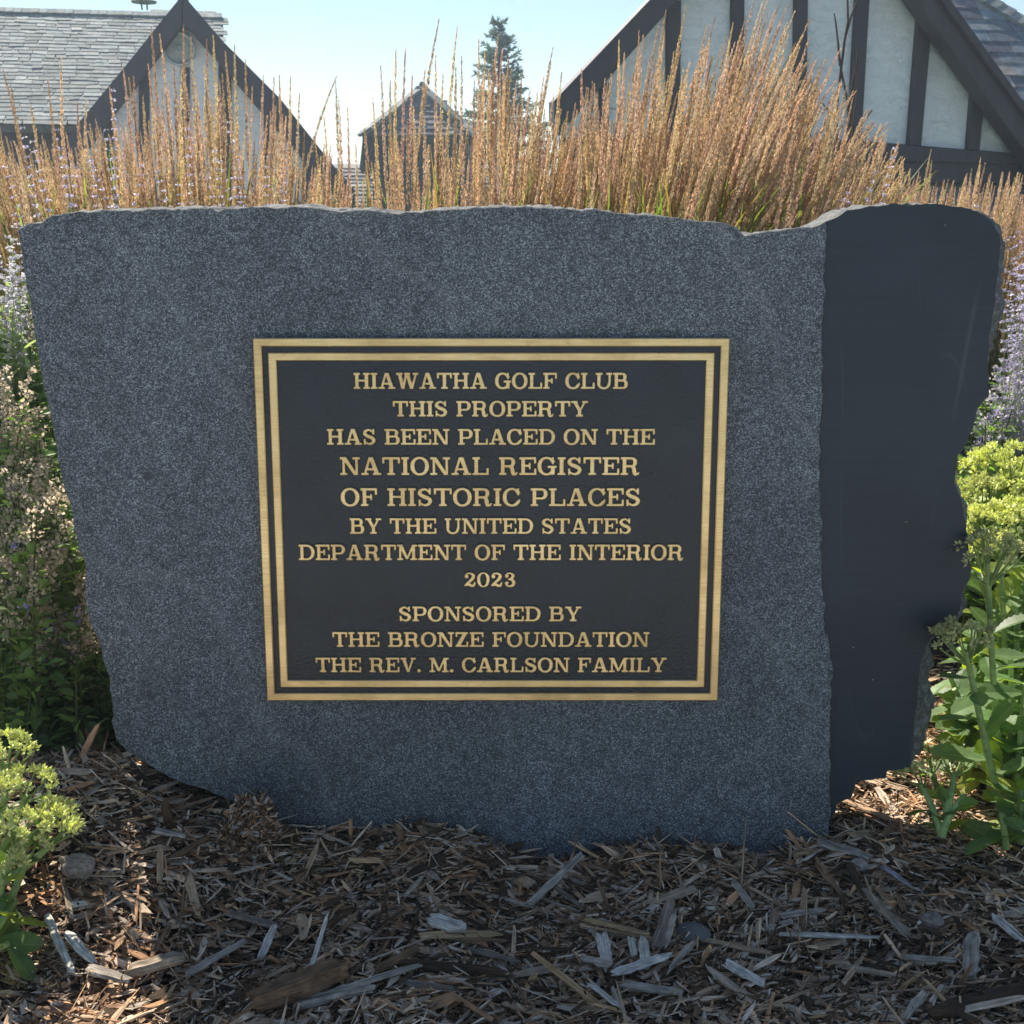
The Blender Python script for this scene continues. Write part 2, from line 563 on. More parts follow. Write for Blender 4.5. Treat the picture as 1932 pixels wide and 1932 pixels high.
def build_path():
    # unseen pale paving under the viewer, kept bright to bounce sun onto the stone
    a = Acc()
    P = [np.array([x, y, 0.0]) for x, y in ((-14, -9.0), (14, -9.0), (14, 0.58), (-14, 0.58))]
    prism(a, [p + np.array([0, 0, .02]) for p in P], (0, 0, 1), .8, bevel=.01)
    m = NT("broom finished concrete"); co = m.coord()
    c = m.mix((.50, .485, .455), (.60, .585, .55), m.ramp(m.noise(co, 5, 6, .6), [(.3, 0), (.7, 1)]))
    br = m.n("ShaderNodeTexBrick"); br.inputs["Scale"].default_value = .5; br.offset = 0
    br.inputs["Mortar Size"].default_value = .006; br.inputs["Color1"].default_value = br.inputs["Color2"].default_value = (1, 1, 1, 1); br.inputs["Mortar"].default_value = (.35, .35, .35, 1)
    br.inputs["Brick Width"].default_value = .75; br.inputs["Row Height"].default_value = .75
    m.l(co, br.inputs["Vector"])
    m.set(col=m.mix(c, br.outputs["Color"], 1.0, 'MULTIPLY'), rough=.9)
    tag(obj("path", a, m.m), kind="structure")
build_path()
def build_bounce_paving():
    # added pale paving, hidden from view, to bounce light onto the house fronts
    a = Acc()
    prism(a, [np.array([x, y, -1.66]) for x, y in ((-30, 6.6), (30, 6.6), (30, 9.2), (-30, 9.2))], (0, 0, 1), .3)
    prism(a, [np.array([x, y, -1.655]) for x, y in ((-30, 9.21), (1.0, 9.21), (1.0, 13.6), (-30, 13.6))], (0, 0, 1), .3)
    tag(obj("bounce_paving", a, plain("light bounce paving", (.58, .565, .53), .9, 0, 3, .12)), kind="structure")
build_bounce_paving()

# ================================================================== THE STONE
OUT = [(33, 438), (37, 431), (49, 423), (79.4, 418.5), (85, 412), (101, 405), (131, 402), (153, 398.5), (192, 396), (260, 396), (329, 393.6), (397, 392),
    (411, 398), (424, 393), (466, 391), (529, 390), (567, 389), (600, 393), (635, 399), (668, 394.5), (709, 397), (737, 400.5), (794, 401), (819, 396), (873, 394), (928, 389),
    (969, 389.5), (1007, 390.5), (1089, 395), (1122, 394), (1172, 402.6), (1226, 405.4), (1281, 411), (1325, 417.7), (1341, 416.3), (1391, 427.3),
    (1396, 435.5), (1404, 443.2), (1424, 441), (1444, 437), (1498.7, 431), (1540, 425.5), (1559, 417.7), (1578, 411), (1602.7, 395.8), (1649, 389), (1693, 383.5),
    (1726, 385.6), (1751, 381.3), (1786, 384.8), (1819, 389), (1852, 397), (1879, 413.6), (1898, 438), (1904, 460), (1902, 487), (1896, 522), (1896, 578),
    (1888, 628), (1882, 677), (1877, 710), (1873, 745.6), (1850, 773), (1848, 792), (1837, 817), (1829, 841), (1813, 861), (1808, 880), (1804.6, 915.7), (1818, 945),
    (1829, 999.6), (1832, 1044), (1843, 1078), (1843, 1098), (1827, 1128), (1823, 1152), (1808, 1170), (1768, 1211), (1766, 1253), (1760, 1315),
    (1756, 1356), (1750, 1410), (1726, 1452), (1679, 1458), (1672, 1471), (1619, 1477), (1608, 1507), (1592, 1515), (1581, 1521), (1568, 1556), (1561, 1590), (1556, 1680),
    (1300, 1720), (900, 1710), (600, 1660), (507, 1575), (470, 1531), (449, 1518), (430, 1508), (383, 1490), (331, 1473), (301, 1456), (260, 1432), (233, 1412.6), (219, 1393.5), (212, 1366),
    (212, 1336), (208, 1306), (204, 1273), (194.5, 1248), (189, 1213), (175, 1185), (161.6, 1150), (159, 1106), (161.6, 1067), (153, 1046), (142, 1004), (137, 975),
    (131, 947), (118, 909), (107, 868), (104, 832), (100, 805), (93, 775), (82, 731), (70, 668), (59, 591), (48, 525), (40, 476)]
# how far the front edge stands inside the silhouette (the right flank and top corner show)
INSET_Y = [(380, 2), (425, 12), (470, 18), (540, 16), (575, 22), (640, 25), (700, 16), (740, 5), (800, 3), (1060, 2), (1095, 20), (1130, 15), (1165, 4), (1200, 8), (1240, 38), (1320, 36), (1400, 40), (1450, 14), (1470, 4)]
SEAM = [(1559, 417.7), (1560.7, 440), (1557, 480), (1556.6, 548), (1553, 600), (1551, 644), (1552.5, 726), (1549, 800), (1547, 863), (1547, 896), (1549, 965), (1552.6, 994), (1548, 1007),
    (1552, 1093), (1553, 1133), (1560.5, 1140), (1555.5, 1155), (1555.5, 1189), (1562, 1199), (1568, 1251), (1571.6, 1261), (1568, 1315), (1565, 1400), (1567, 1470), (1567, 1530), (1561, 1590)]

def to2d(p):
    q = p - P0
    return np.array([np.dot(q, UX), np.dot(q, UY)])
def to3d(q, back=0.0):
    q = np.asarray(q, float)
    return P0 + q[..., :1] * UX + q[..., 1:2] * UY - NF * (back if np.isscalar(back) else np.asarray(back)[..., None])

def resample(P, step):
    P = np.asarray(P, float); out = []
    for i in range(len(P)):
        a, b = P[i], P[(i + 1) % len(P)]
        k = max(1, int(round(np.linalg.norm(b - a) / step)))
        for j in range(k):
            out.append(a + (b - a) * j / k)
    return np.array(out)

def inset_of(u, v):
    if u < 1690: return 0.0
    return .72 * float(np.interp(v, [a for a, b in INSET_Y], [b for a, b in INSET_Y])) * min(1.0, (u - 1690) / 60.0)

sil = [to2d(face(u, v)) for u, v in OUT]
frt = [to2d(face(u - inset_of(u, v), v + (inset_of(u, v) * 0.3 if v < 470 else 0))) for u, v in OUT]
px = 1.507 / F
comb = np.hstack([np.array(sil), np.array(frt)])
comb = resample(comb, 0.006)
sil, frt = comb[:, :2], comb[:, 2:]
nv = len(sil)
arc = np.arange(nv)
jag = np.stack([vnoise(arc * 0.45, arc * 0 + 3, 11), vnoise(arc * 0.45, arc * 0 + 9, 12)], 1) * 0.0011 \
    + np.stack([vnoise(arc * 1.1, arc * 0 + 3, 13), vnoise(arc * 1.1, arc * 0 + 5, 14)], 1) * 0.0006
sil = sil + jag; frt = frt + jag
def normals2(P):
    d = np.roll(P, -3, 0) - np.roll(P, 3, 0)
    n = np.stack([d[:, 1], -d[:, 0]], 1)
    n = n / np.linalg.norm(n, axis=1, keepdims=True)
    if np.dot(P[np.argmax(P[:, 0])] * 0 + n[np.argmax(P[:, 0])], [1, 0]) < 0: n = -n
    return n
no = normals2(sil)

ROOT = np.array([0.0, 1.55, 0.0])
monument = thing("monument_stone", ROOT, "dark granite boulder standing on mulch with a bronze plaque on its sawn face", "monument")

def stone_body():
    a = Acc()
    depth = [0.0055, 0.020, 0.045, 0.08, 0.125, 0.17, 0.205, 0.225]
    rings = []
    rimdist = np.linalg.norm(sil - frt, axis=1)
    for k, d in enumerate(depth):
        if k == 0:
            P = frt.copy()
        else:
            t = min(1, k / 2.0)
            base = frt * (1 - t) + sil * t
            grow = 0.006 * min(k, 4) + 0.010 * vnoise(arc * 0.06, arc * 0 + k * 0.7, 21) + 0.005 * vnoise(arc * 0.25, arc * 0 + k * 1.3, 22) + 0.003 * vnoise(arc * 0.8, arc * 0 + k * 2.1, 23)
            # the silhouette is traced at the front, so what lies behind it shrinks with perspective
            topw = np.clip((no[:, 1] - 0.55) / 0.25, 0, 1)
            lift = d * np.interp(sil[:, 0], [.05, .3], [0.094, 0.030]) - 0.0012 + 0.0025 * vnoise(arc * 0.2, arc * 0 + k * 1.1, 24) + 0.0022 * vnoise(arc * 0.7, arc * 0 + k * 2.3, 25)
            grow = (grow - 0.012) * (1 - topw) + lift * topw
            grow = grow + (min(d, .03) * 0.55 - .007 * min(k, 2) - .004 * max(0, k - 2)) * np.clip(no[:, 0] * 2, 0, 1) * np.clip(rimdist / .006, 0, 1) * (sil[:, 0] > .3)
            if k >= 6: grow = grow - 0.02 * (k - 5) ** 1.3 * (1 - .7 * topw)
            P = base + no * grow[:, None]
            P = P * (1 + (0.0 if k < 2 else 0.0))
        thin = np.interp(frt[:, 0], [.05, .45], [1.0, .48])
        rings.append(to3d(P, d * (thin if k else 1.0) * np.ones(nv) + (0.004 * vnoise(arc * 0.5, arc * 0 + k, 26) if k else 0)))
    V = np.concatenate(rings)
    idx = np.arange(nv); nx = (idx + 1) % nv
    F = [np.stack([k * nv + idx, (k + 1) * nv + idx, (k + 1) * nv + nx, k * nv + nx], 1) for k in range(len(depth) - 1)]
    a.add(V, F)
    o = obj("stone_body", a, [M["broken"], M["smooth"]], monument)
    import bmesh
    bm = bmesh.new(); bm.from_mesh(o.data); bm.verts.ensure_lookup_table()
    f0 = bm.faces.new([bm.verts[i] for i in range(nv)]); f0.material_index = 1
    f1 = bm.faces.new([bm.verts[(len(depth) - 1) * nv + i] for i in range(nv)][::-1])
    bmesh.ops.recalc_face_normals(bm, faces=bm.faces[:])
    bmesh.ops.triangulate(bm, faces=[f0, f1])
    bm.to_mesh(o.data); bm.free()
    return o
stone_body()

def speckled_face():
    seam = resample(np.array([to2d(face(u, v)) for u, v in SEAM]), 0.004)[:-40]
    seam3 = [to2d(face(u, v)) for u, v in SEAM]
    seam = []
    for i in range(len(seam3) - 1):
        k = max(1, int(np.linalg.norm(seam3[i + 1] - seam3[i]) / 0.004))
        for j in range(k):
            seam.append(seam3[i] + (seam3[i + 1] - seam3[i]) * j / k)
    seam = np.array(seam); n = np.arange(len(seam))
    seam[:, 0] += 0.0016 * vnoise(n * 0.5, n * 0, 31) + 0.0012 * vnoise(n * 1.3, n * 0, 32)
    seam = seam[1:]
    # left part of the outline: from the foot round the left to the top of the seam
    top, bot = to2d(face(*SEAM[0])), to2d(face(*SEAM[-1]))
    i0 = int(np.argmin(np.linalg.norm(frt - top, axis=1))); i1 = int(np.argmin(np.linalg.norm(frt - bot, axis=1)))
    # outline runs clockwise from the top left; left part = i1 .. end, 0 .. i0
    left = np.concatenate([frt[i1:], frt[:i0 + 1]])
    P = np.concatenate([left, seam])
    k = len(P); nn = normals2(P)
    loops = [to3d(P - nn * 0.0012, 0.0), to3d(P, 0.0016), to3d(P, 0.0095)]
    a = Acc(); idx = np.arange(k); nx = (idx + 1) % k
    a.add(np.concatenate(loops), [np.stack([j * k + idx, (j + 1) * k + idx, (j + 1) * k + nx, j * k + nx], 1) for j in range(2)])
    o = obj("speckled_face", a, [M["broken"], M["speckled"]], monument)
    import bmesh
    bm = bmesh.new(); bm.from_mesh(o.data); bm.verts.ensure_lookup_table()
    f0 = bm.faces.new([bm.verts[i] for i in range(k)]); f0.material_index = 1
    f1 = bm.faces.new([bm.verts[2 * k + i] for i in range(k)][::-1])
    bmesh.ops.recalc_face_normals(bm, faces=bm.faces[:])
    bmesh.ops.triangulate(bm, faces=[f0, f1])
    bm.to_mesh(o.data); bm.free()
    tag(o, "grey speckled face of the boulder, with a ragged edge towards the smooth side")
speckled_face()

# ================================================================== THE PLAQUE
def pz(x, y):      # plaque crop of the photograph measured at 2.0283 per unit
    return (x / 2.0283 + 449.8, y / 2.0283 + 608.5)
def pp(x, y, back=0.0):
    return face(*pz(x, y), back)
PT = 0.014                                          # plaque thickness in front of the face
O4 = [pp(57, 60), pp(1880, 47), pp(1832, 1440), pp(110, 1438)]
o2 = np.array([to2d(p) for p in O4])
pc = o2.mean(0)
pw = (np.linalg.norm(o2[1] - o2[0]) + np.linalg.norm(o2[2] - o2[3])) / 2 * (1 - PT / 1.5)
ph = (np.linalg.norm(o2[3] - o2[0]) + np.linalg.norm(o2[2] - o2[1])) / 2 * (1 - PT / 1.5)
pc = pc * (1 - PT / 1.5)
def plq(x, y, out):
    return P0 + (pc[0] + x) * UX + (pc[1] + y) * UY + NF * out

def rect_ring(acc, w0, h0, w1, h1, z0, z1, bev=0.0012):
    """raised rectangular band from the outer half size to the inner half size"""
    L = []
    for (w, h, z) in ((w0, h0, z0), (w0, h0, z1 - bev), (w0 - bev, h0 - bev, z1), (w1 + bev, h1 + bev, z1), (w1, h1, z1 - bev), (w1, h1, z0)):
        L += [plq(-w, -h, z), plq(w, -h, z), plq(w, h, z), plq(-w, h, z)]
    f = [(4 * k + i, 4 * k + (i + 1) % 4, 4 * k + 4 + (i + 1) % 4, 4 * k + 4 + i) for k in range(5) for i in range(4)]
    acc.add(L, f)

def build_plaque():
    a = Acc(); hw, hh = pw / 2, ph / 2
    bev = 0.0015
    L = []
    for (d, z) in ((0, -0.001), (0, PT - 0.004 - bev), (bev, PT - 0.004)):
        L += [plq(-hw + d, -hh + d, z), plq(hw - d, -hh + d, z), plq(hw - d, hh - d, z), plq(-hw + d, hh - d, z)]
    f = [(4 * k + i, 4 * k + (i + 1) % 4, 4 * k + 4 + (i + 1) % 4, 4 * k + 4 + i) for k in range(2) for i in range(4)] + [(8, 9, 10, 11)]
    a.add(L, f)
    p = obj("plaque", a, M["field"], monument)
    tag(p, "rectangular dark plaque with raised bronze lettering inside a double bronze border")
    s = pw / 1798.0
    b1, g1, b2 = 30 * s, 23 * s, 31 * s
    a = Acc(); rect_ring(a, hw + 0.0006, hh + 0.0006, hw - b1, hh - b1, PT - 0.008, PT); obj("border", a, M["bronze"], p)
    d = b1 + g1
    a = Acc(); rect_ring(a, hw - d, hh - d, hw - d - b2, hh - d - b2, PT - 0.006, PT - 0.0003); obj("border", a, M["bronze"], p)
    return p
plaque = build_plaque()

# ---- slab-serif capitals drawn from strokes, outlined by marching squares
TS, TH, SL, OV = 0.192, 0.115, 0.118, 0.11          # thick stem, thin stroke, slab height, slab overhang
class Gl:
    def __init__(s, w):
        s.w = w; s.n = 72
        xs = (np.arange(int((w + 0.24) * s.n)) + 0.5) / s.n - 0.12
        ys = (np.arange(int(1.24 * s.n)) + 0.5) / s.n - 0.12
        s.X, s.Y = np.meshgrid(xs, ys); s.m = np.zeros(s.X.shape, bool)
    def rect(s, x0, y0, x1, y1, on=True):
        k = (s.X >= x0) & (s.X <= x1) & (s.Y >= y0) & (s.Y <= y1); s.m = s.m | k if on else s.m & ~k
    def poly(s, P, on=True):
        k = np.zeros(s.X.shape, bool); P = list(P)
        for (x0, y0), (x1, y1) in zip(P, P[1:] + P[:1]):
            if y0 == y1: continue
            c = (s.Y >= min(y0, y1)) & (s.Y < max(y0, y1)) & (s.X < x0 + (s.Y - y0) * (x1 - x0) / (y1 - y0)); k ^= c
        s.m = s.m | k if on else s.m & ~k
    def ring(s, cx, cy, rx, ry, ix, iy, clip=None, e=2.15):
        k = (np.abs((s.X - cx) / rx) ** e + np.abs((s.Y - cy) / ry) ** e <= 1) & ~(np.abs((s.X - cx) / ix) ** e + np.abs((s.Y - cy) / iy) ** e <= 1)
        if clip is not None: k &= clip(s.X, s.Y)
        s.m |= k
    def disc(s, cx, cy, r):
        s.m |= (s.X - cx) ** 2 + (s.Y - cy) ** 2 <= r * r
    def path(s, P, rad):
        P = np.array(P, float); rad = np.array(rad, float)
        t = np.linspace(0, len(P) - 1, 90); i = np.clip(t.astype(int), 0, len(P) - 2); f = t - i
        def cr(A):
            A = np.concatenate([2 * A[:1] - A[1:2], A, 2 * A[-1:] - A[-2:-1]])
            a, b, c, d = A[i], A[i + 1], A[i + 2], A[i + 3]; q = f[:, None] if A.ndim > 1 else f
            return 0.5 * ((2 * b) + (c - a) * q + (2 * a - 5 * b + 4 * c - d) * q ** 2 + (3 * b - a - 3 * c + d) * q ** 3)
        for (x, y), r in zip(cr(P), cr(rad)): s.disc(x, y, max(r, 0.02))
    def stem(s, x, t=TS, top=True, bot=True, l=OV, r=OV):
        s.rect(x, 0, x + t, 1)
        if bot: s.rect(x - l, 0, x + t + r, SL)
        if top: s.rect(x - l, 1 - SL, x + t + r, 1)

def glyph(ch):
    if ch == 'H':
        g = Gl(1.06); g.stem(OV); g.stem(1.06 - OV - TS); g.rect(OV, .46, 1.06 - OV, .46 + TH)
    elif ch == 'I':
        g = Gl(TS + 2 * OV + .02); g.stem(OV + .01)
    elif ch == 'A':
        g = Gl(1.10); m = .55
        g.poly([(m - .11, 1), (m + .11, 1), (1.0, .03), (1.0 - .22, .03)]); g.poly([(m - .12, 1), (m, 1), (.26, .03), (.13, .03)])
        g.rect(.3, .27, .8, .27 + TH); g.rect(0, 0, .40, SL); g.rect(.66, 0, 1.10, SL)
    elif ch == 'W':
        g = Gl(1.46)
        for a, b, t in ((.10, .42, .21), (.62, .42, .12), (.62, 1.0, .21), (1.28, 1.0, .12)):
            g.poly([(a, 1), (a + t, 1), (b + t / 2 + .03, 0), (b - t / 2 + .03, 0)])
        g.rect(0, 1 - SL, .42, 1); g.rect(.54, 1 - SL, .92, 1); g.rect(1.12, 1 - SL, 1.46, 1)
    elif ch == 'T':
        g = Gl(.98); g.stem(.49 - TS / 2, top=False); g.rect(0, 1 - SL, .98, 1); g.rect(0, .66, .10, 1); g.rect(.88, .66, .98, 1)
    elif ch == 'G':
        g = Gl(1.04); g.ring(.5, .5, .5, .52, .5 - TS * 1.02, .52 - TH, lambda x, y: ~((x > .55) & (y > .30) & (y < .72)))
        g.rect(.80, .62, .90, 1); g.rect(.76, .02, .76 + TS * .9, .45); g.rect(.58, .40, 1.04, .40 + SL)
    elif ch == 'C':
        g = Gl(.96); g.ring(.5, .5, .5, .52, .5 - TS * 1.02, .52 - TH, lambda x, y: ~((x > .55) & (y > .29) & (y < .70)))
        g.rect(.80, .62, .90, 1); g.rect(.78, .16, .93, .30) if False else g.path([(.90, .34), (.86, .20), (.70, .06)], [.045, .06, .06])
    elif ch == 'O':
        g = Gl(1.02); g.ring(.51, .5, .51, .52, .51 - TS * 1.04, .52 - TH)
    elif ch == 'L':
        g = Gl(.90); g.stem(OV); g.rect(0, 0, .90, SL); g.rect(.80, 0, .90, .40)
    elif ch == 'F':
        g = Gl(.90); g.stem(OV); g.rect(0, 1 - SL, .90, 1); g.rect(.80, .64, .90, 1); g.rect(OV, .46, .60, .46 + TH); g.rect(.53, .34, .62, .67)
    elif ch == 'E':
        g = Gl(.94); g.stem(OV); g.rect(0, 1 - SL, .92, 1); g.rect(.82, .66, .92, 1); g.rect(0, 0, .94, SL); g.rect(.84, 0, .94, .36)
        g.rect(OV, .46, .60, .46 + TH); g.rect(.53, .34, .62, .68)
    elif ch == 'U':
        g = Gl(1.08); g.rect(OV, .35, OV + TS, 1); g.rect(.86, .35, .86 + .115, 1); g.rect(0, 1 - SL, .42, 1); g.rect(.72, 1 - SL, 1.08, 1)
        cx = (OV + .975) / 2; rx = (.975 - OV) / 2; g.ring(cx, .38, rx, .40, rx - .155, .40 - TH, lambda x, y: y < .38)
    elif ch in 'BPRD':
        w = dict(B=.98, P=.94, R=1.06, D=1.04)[ch]; g = Gl(w); g.stem(OV)
        def bowl(y0, y1, xr, t=TS):
            cy, ry = (y0 + y1) / 2, (y1 - y0) / 2; xc = max(OV + TS, xr - ry * 1.05)
            g.rect(OV, y1 - TH, xc, y1); g.rect(OV, y0, xc, y0 + TH)
            g.ring(xc, cy, xr - xc, ry, xr - xc - t, ry - TH, lambda x, y: x >= xc)
        if ch == 'B': bowl(.48, 1, .88, .19); bowl(0, .58, .97, .20)
        if ch == 'P': bowl(.38, 1, .93)
        if ch == 'D': bowl(0, 1, 1.04)
        if ch == 'R':
            bowl(.44, 1, .90); g.path([(.56, .49), (.72, .40), (.76, .22), (.80, .06), (.94, .055), (1.0, .14)], [.05, .09, .10, .085, .055, .035])
    elif ch == 'S':
        g = Gl(.84)
        g.path([(.66, .80), (.44, .945), (.20, .88), (.13, .72), (.26, .58), (.46, .50), (.65, .40), (.71, .25), (.60, .10), (.38, .055), (.16, .16)],
               [.05, .055, .075, .095, .10, .105, .10, .095, .075, .055, .05])
        g.rect(.64, .66, .735, 1.0); g.rect(.07, 0, .165, .36)
    elif ch == 'Y':
        g = Gl(1.08); m = .54; g.rect(m - TS / 2, 0, m + TS / 2, .45); g.rect(m - .21, 0, m + .21, SL)
        g.poly([(.08, 1), (.31, 1), (m + .10, .38), (m - .10, .38)]); g.poly([(.84, 1), (.96, 1), (m + .10, .40), (m - .02, .40)])
        g.rect(0, 1 - SL, .40, 1); g.rect(.72, 1 - SL, 1.08, 1)
    elif ch == 'V':
        g = Gl(1.06); g.poly([(.08, 1), (.31, 1), (.60, 0), (.46, 0)]); g.poly([(.83, 1), (.95, 1), (.60, 0), (.48, 0)])
        g.rect(0, 1 - SL, .40, 1); g.rect(.71, 1 - SL, 1.06, 1)
    elif ch == 'N':
        g = Gl(1.10); g.rect(.14, 0, .14 + TH, 1); g.rect(.86, 0, .86 + TH, 1); g.poly([(.10, 1), (.34, 1), (.965, 0), (.78, 0)])
        g.rect(0, 0, .38, SL); g.rect(0, 1 - SL, .30, 1); g.rect(.72, 1 - SL, 1.10, 1)
    elif ch == 'M':
        g = Gl(1.32); g.rect(.14, 0, .14 + TH, 1); g.rect(1.0, 0, 1.0 + TS, 1)
        g.poly([(.10, 1), (.34, 1), (.72, .08), (.58, .08)]); g.poly([(1.02, 1), (1.16, 1), (.72, .08), (.60, .08)])
        g.rect(0, 0, .38, SL); g.rect(.88, 0, 1.32, SL); g.rect(0, 1 - SL, .30, 1); g.rect(1.02, 1 - SL, 1.32, 1)
    elif ch == 'Z':
        g = Gl(.90); g.rect(.05, 1 - SL, .86, 1); g.rect(.03, 0, .88, SL); g.poly([(.60, 1), (.86, 1), (.30, 0), (.03, 0)]); g.rect(.05, .68, .15, 1); g.rect(.78, 0, .88, .36)
    elif ch == '.':
        g = Gl(.28); g.disc(.14, .10, .115)
    elif ch == '0':
        g = Gl(.86); g.ring(.43, .5, .43, .52, .43 - TS, .52 - .085)
    elif ch == '2':
        g = Gl(.86); g.disc(.20, .72, .12)
        g.path([(.12, .74), (.22, .91), (.44, .95), (.64, .85), (.66, .66), (.48, .44), (.24, .24), (.10, .10)], [.05, .05, .055, .085, .10, .09, .07, .05])
        g.path([(.12, .10), (.32, .17), (.54, .08), (.70, .10), (.77, .30)], [.06, .085, .09, .075, .045])
    elif ch == '3':
        g = Gl(.84); g.disc(.20, .76, .115); g.disc(.19, .25, .12)
        g.path([(.13, .80), (.26, .935), (.44, .95), (.60, .87), (.62, .70), (.50, .57), (.34, .53)], [.05, .05, .055, .08, .095, .07, .05])
        g.path([(.34, .53), (.56, .49), (.69, .32), (.62, .12), (.40, .05), (.22, .09), (.11, .24)], [.05, .075, .105, .09, .055, .05, .05])
    return g

def contours(ch):
    g = glyph(ch); m = g.m.astype(float)
    for _ in range(2):
        p = np.pad(m, 1); m = (p[:-2, 1:-1] + p[2:, 1:-1] + p[1:-1, :-2] + p[1:-1, 2:] + 2 * p[1:-1, 1:-1]) / 6
    segs = {}
    hgt, wid = m.shape
    def pt(kind, i, j):
        if kind == 'h':
            t = (0.5 - m[i, j]) / (m[i, j + 1] - m[i, j]); return ((j + t + .5) / g.n - .12, (i + .5) / g.n - .12)
        t = (0.5 - m[i, j]) / (m[i + 1, j] - m[i, j]); return ((j + .5) / g.n - .12, (i + t + .5) / g.n - .12)
    b = m > 0.5
    code = b[:-1, :-1] * 1 + b[:-1, 1:] * 2 + b[1:, 1:] * 4 + b[1:, :-1] * 8
    T = {1: [('L', 'B')], 2: [('B', 'R')], 3: [('L', 'R')], 4: [('R', 'T')], 5: [('L', 'T'), ('R', 'B')], 6: [('B', 'T')], 7: [('L', 'T')],
         8: [('T', 'L')], 9: [('T', 'B')], 10: [('T', 'R'), ('B', 'L')], 11: [('T', 'R')], 12: [('R', 'L')], 13: [('R', 'B')], 14: [('B', 'L')]}
    for i, j in zip(*np.nonzero((code > 0) & (code < 15))):
        for s, e in T[int(code[i, j])]:
            k = {'L': ('v', i, j), 'R': ('v', i, j + 1), 'B': ('h', i, j), 'T': ('h', i + 1, j)}
            segs[k[s]] = k[e]
    loops = []
    while segs:
        s = next(iter(segs)); cur = s; L = []
        while cur in segs:
            L.append(pt(*cur)); cur = segs.pop(cur)
        if len(L) > 8:
            P = np.array(L)
            keep = [0]
            for q in range(1, len(P)):          # drop points that lie on a straight run
                a = P[keep[-1]]; c = P[(q + 1) % len(P)]; bq = P[q]
                d = c - a; dist = abs(d[0] * (bq[1] - a[1]) - d[1] * (bq[0] - a[0])) / (np.linalg.norm(d) + 1e-9)
                if dist > 0.0022 or np.linalg.norm(bq - a) > 0.12: keep.append(q)
            loops.append(P[keep])
    return loops, g.w
_gc = {}

def text_line(txt, x0, x1, yt, yb):
    """raised letters filling the measured line; coordinates of the plaque crop"""
    out = PT + 0.0005
    a2, b2, c2 = (to2d(face(*pz(x0, yb))), to2d(face(*pz(x1, yb))), to2d(face(*pz(x0, yt))))
    k = 1 - PT / 1.5
    left, right, base, top = a2[0] * k, b2[0] * k, (a2[1] + b2[1]) / 2 * k, c2[1] * k
    cap = top - base
    lay, x = [], 0.0
    for ch in txt:
        if ch == ' ':
            x += 0.50; continue
        if ch not in _gc: _gc[ch] = contours(ch)
        lay.append((x, ch)); x += _gc[ch][1] + 0.085
    total = x - 0.085
    sx = (right - left) / total
    cu = bpy.data.curves.new("lettering", 'CURVE')
    cu.dimensions = '2D'; cu.fill_mode = 'BOTH'
    for gx, ch in lay:
        for L in _gc[ch][0]:
            sp_ = cu.splines.new('POLY'); sp_.points.add(len(L) - 1); sp_.use_cyclic_u = True
            co = np.zeros((len(L), 4)); co[:, 0] = (gx + L[:, 0]) * sx; co[:, 1] = L[:, 1] * cap; co[:, 3] = 1
            sp_.points.foreach_set("co", co.astype(np.float32).ravel())
    cu.extrude = 0.0022; cu.bevel_depth = 0.0006; cu.bevel_resolution = 1; cu.offset = -0.0002
    tmp = bpy.data.objects.new("tmp", cu); C.objects.link(tmp)
    dg = bpy.context.evaluated_depsgraph_get()
    me = bpy.data.meshes.new_from_object(tmp.evaluated_get(dg))
    bpy.data.objects.remove(tmp); bpy.data.curves.remove(cu)
    org = P0 + left * UX + base * UY + NF * (out - 0.0030)
    Mx = Matrix(((UX[0], UY[0], NF[0]), (UX[1], UY[1], NF[1]), (UX[2], UY[2], NF[2]))).to_4x4()
    me.transform(Matrix.Translation(Vector(org - ROOT)) @ Mx)
    me.materials.clear(); me.materials.append(M["bronze"])
    me.name = "lettering"
    o = bpy.data.objects.new("lettering", me); C.objects.link(o); o.parent = plaque
    tag(o, "raised bronze line reading " + txt)
for args in [("HIAWATHA GOLF CLUB", 442, 1490, 185, 246), ("THIS PROPERTY", 592, 1337, 293, 352), ("HAS BEEN PLACED ON THE", 340, 1593, 400, 460),
             ("NATIONAL REGISTER", 390, 1535, 508, 576), ("OF HISTORIC PLACES", 393, 1538, 627, 695), ("BY THE UNITED STATES", 427, 1503, 742, 801),
             ("DEPARTMENT OF THE INTERIOR", 232, 1703, 843, 902), ("2023", 863, 1062, 950, 1004), ("SPONSORED BY", 614, 1312, 1080, 1136),
             ("THE BRONZE FOUNDATION", 361, 1571, 1178, 1234), ("THE REV. M. CARLSON FAMILY", 297, 1637, 1276, 1331)]:
    text_line(*args)
# ================================================================== BUILDINGS
UPZ = np.array([0, 0, 1.0])
def yaw_dirs(deg):
    a = R(deg); u = np.array([math.cos(a), math.sin(a), 0]); n = np.array([math.sin(a), -math.cos(a), 0])   # along the wall, towards the viewer
    return u, n
def plane_fn(u, v, y, N):
    P = at_y(u, v, y)
    return lambda uu, vv, out=0.0: on_plane(uu, vv, P + np.asarray(N) * out, N)

def inside(poly, x, y):
    k = np.zeros(np.shape(x), bool); n = len(poly)
    for i in range(n):
        x0, y0 = poly[i]; x1, y1 = poly[(i + 1) % n]
        if y0 == y1: continue
        k ^= ((y0 > y) != (y1 > y)) & (x < (x1 - x0) * (y - y0) / (y1 - y0) + x0)
    return k

